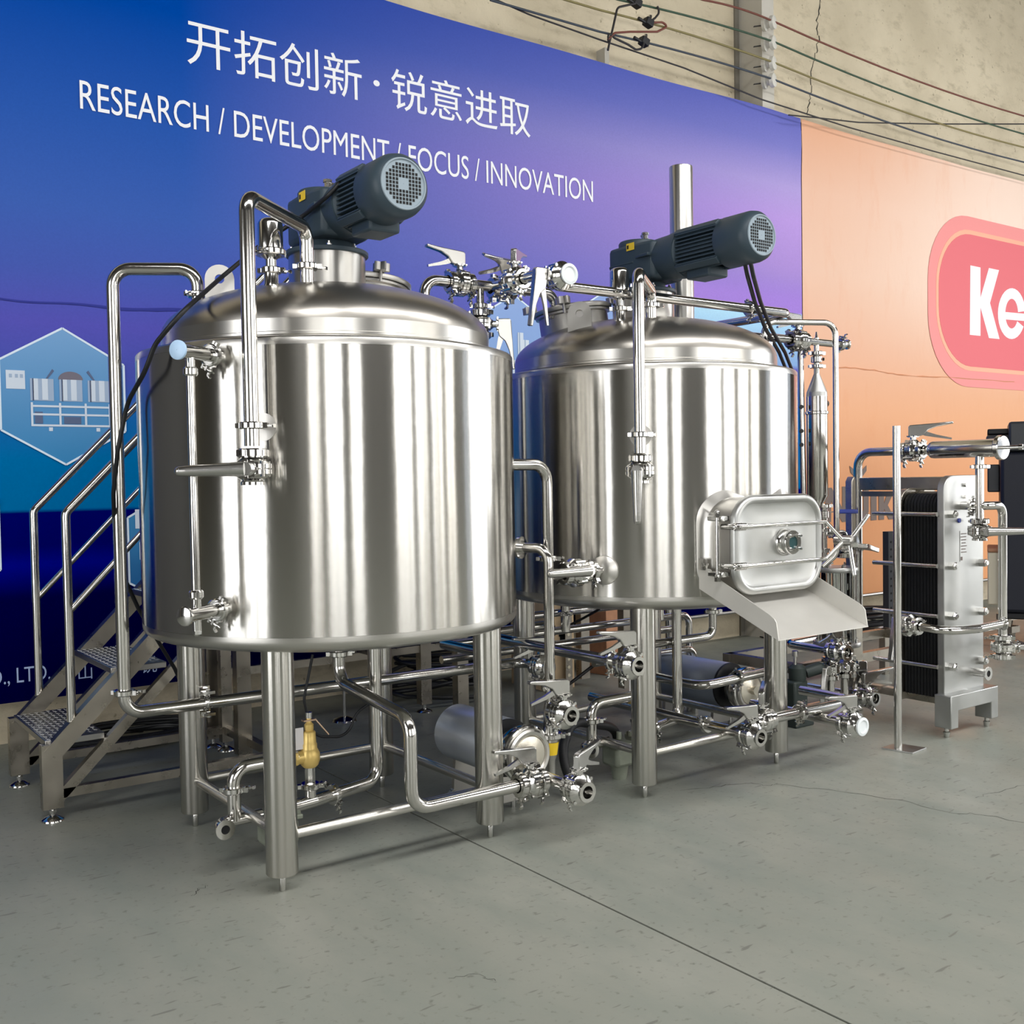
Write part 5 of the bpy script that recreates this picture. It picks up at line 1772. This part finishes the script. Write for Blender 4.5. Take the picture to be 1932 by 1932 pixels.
# aeration cylinder above the exchanger
XA_ = 3.50
AE = thing('aeration_cylinder', (XA_, -.70, 1.575), 'horizontal polished cylinder with flat end cap above the heat exchanger', 'cylinder')
MB().lathe([(.024, .0), (.026, .02), (.047, .045), (.049, .06), (.049, .43)], (XA_, -.45, 1.575), (0, -1, 0), 36, (True, False)).build('barrel', 'pipe', AE)
MB().lathe([(.049, .43), (.062, .435), (.066, .44), (.066, .462), (.062, .466), (.004, .468)], (XA_, -.45, 1.575), (0, -1, 0), 36, (False, False)).build('end_cap', 'cast', AE)
MB().tube([(XA_, -.915, 1.575), (XA_ + .02, -1.00, 1.575)], .010, 0, 12).lathe([(.015, 0), (.015, .02), (.008, .022), (.008, .05)], (XA_ + .02, -.99, 1.575), (.2, -.97, 0), 12).build('gas_inlet', 'cast', AE)
MB().tube([(XA_, -.78, 1.575), (XA_, -.78, 1.18)], .0225, 0, 18).build('drop_tube', 'pipe', AE)
clamp(AE, (XA_, -.78, 1.475), (0, 0, 1), .0235, (.8, -.5, 0))
clamp(AE, (XA_, -.78, 1.175), (0, 0, 1), .0235, (.6, .8, 0))
valve((XA_, -.78, 1.125), (0, 0, 1), (-.62, -.78, 0), (.8, -.55, 0), 'bar-handled valve hanging before the heat exchanger top', style='bar', open_end=-1)
valve((XA_, -.375, 1.575), (0, -1, 0), (0, 0, 1), (.55, -.9, .0), 'butterfly valve left of the aeration cylinder, lever rising right', length=.2)
pipe('wort_pipe', [(XA_, -.33, 1.575), (XA_, .0, 1.575), (XA_, .0, .55), (XA_ - .2, .05, .50)], 'pipe bending down behind the heat exchanger from the aeration cylinder', br=.09, r=.0255)
# rear valves behind the pressure plate
valve((3.14, -.12, .42), (0, -1, 0), (0, 0, 1), (-1, .1, 0), 'dark valve behind the free-standing post', length=.15)
pipe('wort_pipe', [(3.14, -.075, .42), (3.14, .25, .42), (3.45, .28, .42)], 'low pipe behind the free-standing post', br=.06, r=.024)
FR = thing('floor_frame', (3.3, .2, 0), 'low box-section floor frame behind the heat exchanger', 'frame')
for yy in (.10, .62):
    MB().box((3.85, yy, .30), (1.7, .05, .06)).build('rail', 'stair', FR)
for xx in (3.05, 4.65):
    for yy in (.10, .62):
        MB().box((xx, yy, .165), (.05, .05, .33)).build('leg', 'stair', FR)
    MB().box((xx, .36, .30), (.05, .5, .06)).build('cross_rail', 'stair', FR)

# free-standing post
PO = thing('steel_post', (2.886, -.682, 0), 'free-standing polished tube post on a flat base plate', 'post')
MB().lathe([(.0195, .006), (.0195, 1.692), (.016, 1.692), (.016, 1.60)], (2.886, -.682, 0), n=24, caps=(False, True)).build('tube', 'pipe', PO)
a_, b_, c_, d_ = at(1663, 1411, Z=.006), at(1690, 1402, Z=.006), at(1748, 1411, Z=.006), at(1722, 1421, Z=.006)
MB().prism([(a_.x, a_.y), (d_.x, d_.y), (c_.x, c_.y), (b_.x, b_.y)], (0, 0, .004), (1, 0, 0), (0, 1, 0), .008).build('base_plate', 'plate', PO, bevel=.001)

# dark wheeled machine at the right edge, standing askew to the wall
M0 = at(1887, 1000, Y=.52)
e1, e2 = Vector((.50, -.866, 0)), Vector((.866, .50, 0))     # along its front, along its depth
MR = Matrix((e1, e2, Vector((0, 0, 1)))).transposed()
DM = thing('wheeled_machine', (M0.x + .9, .6, 0), 'dark navy wheeled machine cabinet at the right edge', 'machine')


def mbox(name, s0, s1, d0, d1, z0, z1, m, bevel=.01):
    c = Vector((M0.x, M0.y, 0)) + e1 * ((s0 + s1) / 2) + e2 * ((d0 + d1) / 2) + Vector((0, 0, (z0 + z1) / 2))
    return MB().box(c, (s1 - s0, d1 - d0, z1 - z0), MR).build(name, m, DM, bevel=bevel)


mbox('cabinet', 0, 1.3, 0, .9, .33, 1.60, 'navy', .03)
mbox('top_hood', -.10, 1.3, .0, .9, 1.605, 1.73, 'darkgrey', .02)
mbox('lid', -.09, 1.28, .05, .85, 1.735, 1.78, 'black')
mbox('lid_block', .06, 1.0, -.03, .5, 1.60, 1.83, 'darkgrey', .02)
mbox('side_panel', -.09, .0, .10, .6, 1.28, 1.50, 'darkgrey')
mbox('cream_panel', -.09, .0, .10, .6, .38, .80, 'cream')
mbox('panel_edge', -.092, .0, .09, .61, .80, .83, 'rust')
mbox('chassis', .02, 1.28, .02, .88, .28, .33, 'black')
for s_, d_0 in ((.06, .06), (1.22, .06), (.06, .82), (1.22, .82)):
    q_ = Vector((M0.x, M0.y, 0)) + e1 * s_ + e2 * d_0
    w = MB().lathe([(.03, -.02), (.058, -.02), (.062, -.012), (.062, .012), (.058, .02), (.03, .02)], q_ + Vector((0, 0, .062)), (.9, -.4, 0), 28).build('caster_wheel', 'castwheel', DM)
    f_ = MB().prism([(-.05, .115), (.05, .115), (.02, .0), (-.02, 0)], q_ + Vector((0, 0, .07)), (.4, .9, 0), (0, 0, 1), .055).box(q_ + Vector((0, 0, .20)), (.12, .12, .05)).cyl(q_ + Vector((0, 0, .17)), q_ + Vector((0, 0, .29)), .02, n=12).build('caster_fork', 'stair')
    attach(f_, w)


# ------------------------------------------------------------------ clutter behind the tanks
def carton(name, loc, size, rz, m, label, marks=True, cat='carton'):
    t = thing(name, (loc[0], loc[1], 0), label, cat)
    R = Matrix.Rotation(rz, 3, 'Z')
    c = Vector((loc[0], loc[1], loc[2] + size[2] / 2))
    MB().box(c, size, R).build('box', m, t, bevel=.004)
    MB().box(c + Vector((0, 0, size[2] / 2 + .001)), (size[0] * 1.002, .05, .001), R).build('tape', 'film', t)
    if marks:
        for pc_ in (((-.26, .08, .05, .07), (-.26, .03, .012, .06)), ((.10, .06, .07, .05), (.10, .02, .05, .05))):
            b = MB()
            for dx, dz, w, h in pc_:
                b.box(c + R @ Vector((dx * size[0], -size[1] / 2 - .001, dz)), (w, .001, h), R)
            b.build('handling_mark', 'print', t, smooth=0)
    return t


pl_, pr_ = along((1.9, 1.70, .1), 'X', px=1030).x, along((1.9, 1.70, .1), 'X', px=1084).x
carton('carton', ((pl_ + pr_) / 2, 1.90, 0.0), (pr_ - pl_, .40, .66), .0, 'cardboard', 'cardboard carton with black handling marks behind the tank gap')
p = Vector((along((2.2, 1.66, .2), 'X', px=1073).x - .38, 1.85, 0))
p2 = at(1160, 1215, Y=2.0)
carton('carton', (p2.x, 2.05, 0.0), (.42, .3, .62), .12, 'rust', 'brown carton standing against the banner behind the farther tank', False)
SA = thing('slotted_post', (p.x + .36, p.y - .17, 0), 'perforated grey angle post in front of the cardboard carton', 'post')
MB().box((p.x + .38, p.y - .19, .45), (.055, .004, .90)).box((p.x + .41, p.y - .165, .45), (.004, .05, .90)).build('angle', 'stair', SA)
for k in range(14):
    q = MB().cyl((p.x + .38, p.y - .1925, .10 + k * .056), (p.x + .38, p.y - .194, .10 + k * .056), .012, n=10).build('slot', 'cream', SA)
SB = thing('slotted_post', (4.3, 1.9, 0), 'perforated dark angle post behind the heat exchanger', 'post')
p = at(1679, 1170, Y=.9)
MB().box((p.x, .9, .50), (.10, .05, 1.0)).build('angle', 'darkgrey', SB)
for k in range(16):
    MB().cyl((p.x - .02, .874, .08 + k * .056), (p.x - .02, .872, .08 + k * .056), .009, n=8).build('slot', 'hole', SB)

def coil(c, R, turns, r, label, m='black', name='cable_coil', h=.05):
    P = []
    for i in range(int(turns * 20) + 1):
        a = 2 * PI * i / 20
        k = 1 + .16 * math.sin(a * .37 + c[0]) + .05 * random.uniform(-1, 1)
        P.append(Vector((c[0] + R * k * math.cos(a), c[1] + R * .55 * k * math.sin(a), r + h * abs(math.sin(a * .13 + .4 * (i // 20))) + .004 * (i // 20))))
    P.append(P[-1] + Vector((.5, .2, -P[-1].z + r)))
    o = MB().tube(P, r, 0, 8).build(name, m)
    return tag(o, label, 'cable')


p = at(250, 1400, Z=0)
coil((p.x, p.y - .0, 0), .34, 6.5, .011, 'heap of black cable on the floor behind the steps')
p = at(800, 1310, Z=0)
p.y = 1.95
coil((p.x, p.y, 0), .36, 8.3, .013, 'coil of black hose on the floor behind the nearer tank', h=.32)
p = at(1655, 1165, Z=0)
p.x, p.y = at(1655, 1150, Y=1.85).x, 1.85
coil((p.x, p.y + .1, 0), .34, 7.2, .016, 'heap of black cable at the foot of the orange banner', h=.16)
PL = thing('plastic_wrap', (p.x, p.y - .15, 0), 'crumpled clear plastic wrap beside the cable heap', 'wrap')
for k in range(3):
    vs = []
    for i in range(9):
        for j in range(5):
            vs.append((p.x - .25 + .07 * i + .03 * k, p.y - .42 + .05 * j + .06 * k, max(.006, .05 + .05 * math.sin(i * 1.7 + k) * math.cos(j * 1.3 + k) + random.uniform(-.015, .02))))
    MB().add(vs, [(i * 5 + j, (i + 1) * 5 + j, (i + 1) * 5 + j + 1, i * 5 + j + 1) for i in range(8) for j in range(4)]).build('sheet', 'film', PL, smooth=20)
# conduit along the foot of the orange banner
pz = at(1640, 1122, Y=2.2)
pipe('wall_conduit', [(4.2, 2.20, pz.z), (9.5, 2.20, pz.z)], 'thin conduit running along the foot of the orange banner', br=0, r=.016, m='sheet')
# loose floor cables
for i, (pts, r, lab) in enumerate(((((1450, 1205), (1430, 1200), (1420, 1190), (1432, 1180), (1460, 1186)), .006, 'thin black floor cable behind the chute'), (((1625, 1195), (1655, 1200), (1640, 1208), (1600, 1206)), .007, 'thin black floor cable right of the chute'))):
    P = [at(x, y, Z=.008) for x, y in pts]
    o = MB().tube(P, r, .08, 8).build('floor_cable', 'black')
    tag(o, lab, 'cable')
# dark hose arch behind the nearer pump
P = [Vector((XH + .25, -.28, .016)), Vector((XH + .16, -.25, .20)), Vector((XH + .32, -.15, .32)), Vector((XH + .62, -.12, .24)), Vector((XH + .70, -.05, .016))]
tag(MB().tube(P, .022, .14, 12).build('rubber_hose', 'black'), 'thick black rubber hose arching behind the nearer pump', 'hose')
P = [at(590, 1235, Y=.1), at(573, 1320, Y=.1), at(590, 1390, Y=.1), at(655, 1390, Y=.1), at(672, 1345, Y=.1), at(700, 1325, Y=.1)]
tag(MB().tube(P, .006, .08, 8).build('hanging_cable', 'black'), 'thin black cable hanging in a loop under the nearer tank', 'cable')
P = [at(1175, 1085, Y=.45), at(1130, 1150, Y=.7), at(1085, 1175, Y=.9), at(1030, 1200, Y=.9)]
tag(MB().tube(P, .008, .2, 8).build('hanging_cable', 'black'), 'black cable slung across the cardboard carton', 'cable')
P = [at(1140, 1240, Y=.7), at(1075, 1290, Y=.7), at(1000, 1330, Y=.7)]
tag(MB().tube(P, .010, .2, 8).build('hanging_cable', 'black'), 'black cable sloping to the floor between the tanks', 'cable')

# ------------------------------------------------------------------ motor cables
P = [Vector((.06, -.33, 2.635)), Vector((-.02, -.20, 2.655)), at(640, 352, X=-.13), at(575, 405, X=-.14), at(500, 455, X=-.24), at(418, 523, X=-.46)]
P += [onshell(340, 592, 0, .79), onshell(292, 650, 0, .79), onshell(274, 700, 0, .80)]
P += [at(240, 760, Y=.10), at(222, 850, Y=.15), at(214, 930, Y=.25), at(216, 990, Y=.40), at(232, 1085, Y=.52), at(262, 1150, Y=.62), at(330, 1262, Y=.75), at(360, 1330, Y=.82), at(340, 1400, Z=.012)]
tag(MB().tube(P, .0085, .12, 12).build('motor_cable', 'black'), 'black power cable drooping from the nearer gearmotor down the left', 'cable')
for k, lab in enumerate(('left of two black cables dropping from the farther gearmotor', 'right of two black cables dropping from the farther gearmotor')):
    s = k * 11
    P = [at(1404 + s, 488, X=TD), at(1409 + s, 516, X=TD + .01), at(1424 + s, 570, Y=-.45), at(1444 + s, 620, Y=-.20), at(1470 + s, 665, Y=.10), at(1484 + s, 700, Y=.30), at(1492 + s, 760, Y=.5)]
    tag(MB().tube(P, .010, .2, 12).build('motor_cable', 'black'), lab, 'cable')

# ------------------------------------------------------------------ overhead wires on porcelain insulators
YW = 2.18
insz = []
for k, (py, lab) in enumerate(((44, 'topmost porcelain insulator on the pilaster'), (82, 'second porcelain insulator from the top on the pilaster'), (121, 'third porcelain insulator from the top on the pilaster'), (153, 'lowest porcelain insulator on the pilaster'))):
    c = at(1452, py, Y=YW)
    insz.append(c)
    t = thing('wire_insulator', (c.x, YW, c.z), lab, 'insulator', 'porcelain insulators on the pilaster')
    MB().lathe([(.025, -.065), (.055, -.058), (.060, -.03), (.036, -.018), (.036, .0), (.060, .015), (.056, .045), (.025, .054)], c, (.35, -1, 0), 24).build('porcelain', 'porcelain', t)
    MB().cyl(c + Vector((-.02, .06, 0)), c + Vector((.018, -.05, 0)), .008, n=10).build('bolt', 'steelwork', t)
    MB().bar(c + Vector((-.10, .09, -.02)), c + Vector((0, .04, 0)), .02, .006).build('bracket', 'steelwork', t)
WL = [((1327, 0), (1200, -40)), ((1169, 0), (1060, -30)), ((1132, 19), (1000, -20)), ((1132, 60), (925, 0))]
WR = [((1932, 219), (2000, 243)), ((1932, 253), (2000, 276)), ((1932, 278), (2000, 300)), ((1932, 306), (2000, 328))]
for k, (m, lab) in enumerate((('wire_red', 'rust red overhead wire on the topmost insulator'), ('wire_green', 'green overhead wire on the second insulator'), ('wire_yellow', 'olive yellow overhead wire on the third insulator'), ('wire_blue', 'slate blue overhead wire on the lowest insulator'))):
    c = insz[k] + Vector((.0, -.045, 0))
    L2, L1 = at(*WL[k][1], Y=YW - .06), at(*WL[k][0], Y=YW - .05)
    R1, R2 = at(*WR[k][0], Y=YW - .05), at(*WR[k][1], Y=YW - .05)
    P = []
    for a, b_, sag in ((L2, L1, 0), (L1, c, -.02), (c, R1, .05), (R1, R2, 0)):
        for i in range(8):
            s = i / 8
            q = a.lerp(b_, s)
            q.z -= sag * 4 * s * (1 - s)
            P.append(q)
    P.append(R2)
    tag(MB().tube(P, .0085, 0, 8).build('overhead_wire', m), lab, 'wire', 'overhead wires')
for pts, lab in ((((900, -16), (1000, 28), (1132, 75), (1290, 128), (1438, 188), (1600, 240), (1760, 285), (1932, 331), (2000, 350)), 'lowest black overhead wire skimming the banner tops'), (((1488, 217), (1540, 222), (1620, 231), (1760, 234), (1932, 234), (2000, 232)), 'black wire running level to the right edge above the orange banner')):
    P = [at(x, y, Y=2.14) for x, y in pts]
    tag(MB().tube(P, .0065, .5, 8).build('overhead_wire', 'wire_black'), lab, 'wire', 'overhead wires')
# piercing connectors and looped tails at the top
for i, (px_, py_, lab) in enumerate(((1201, 6, 'black wire connector clipped on the green wire'), (1223, 43, 'black wire connector clipped on the olive wire'), (1215, 79, 'black wire connector clipped on the blue wire'))):
    c = at(px_, py_, Y=YW - .05)
    t = thing('wire_connector', c, lab, 'connector', 'wire connectors')
    MB().box(c, (.075, .06, .06), Matrix.Rotation(.3, 3, 'Y')).build('body', 'black', t, bevel=.008)
    MB().lathe([(.014, 0), (.014, .02), (.008, .022)], c + Vector((0, -.02, .03)), (0, -.2, 1), 6).build('bolt', 'cast', t, smooth=20)
    MB().cyl(c + Vector((-.04, -.01, -.01)), c + Vector((-.12, -.02, .0)), .012, n=10).build('tail_cap', 'black', t)
for pts, m, lab in ((((1201, 6), (1165, 14), (1157, 50), (1150, 80), (1147, 95)), 'wire_black', 'black wire tail dropping from the top connector'),
                    (((1240, 12), (1246, 22), (1236, 34), (1225, 42)), 'wire_black', 'short black wire tail linking the connectors'),
                    (((1223, 43), (1250, 42), (1260, 50), (1240, 60), (1190, 60), (1160, 62), (1147, 75)), 'wire_red', 'orange red wire tail looping from the middle connector'),
                    (((1215, 79), (1212, 92), (1200, 94), (1185, 84), (1160, 72), (1147, 60), (1148, 78)), 'wire_black', 'black wire tail looping from the lowest connector')):
    P = [at(x, y, Y=YW - .07) for x, y in pts]
    tag(MB().tube(P, .0085, .06, 8).build('wire_tail', m), lab, 'wire', 'looped wire tails')
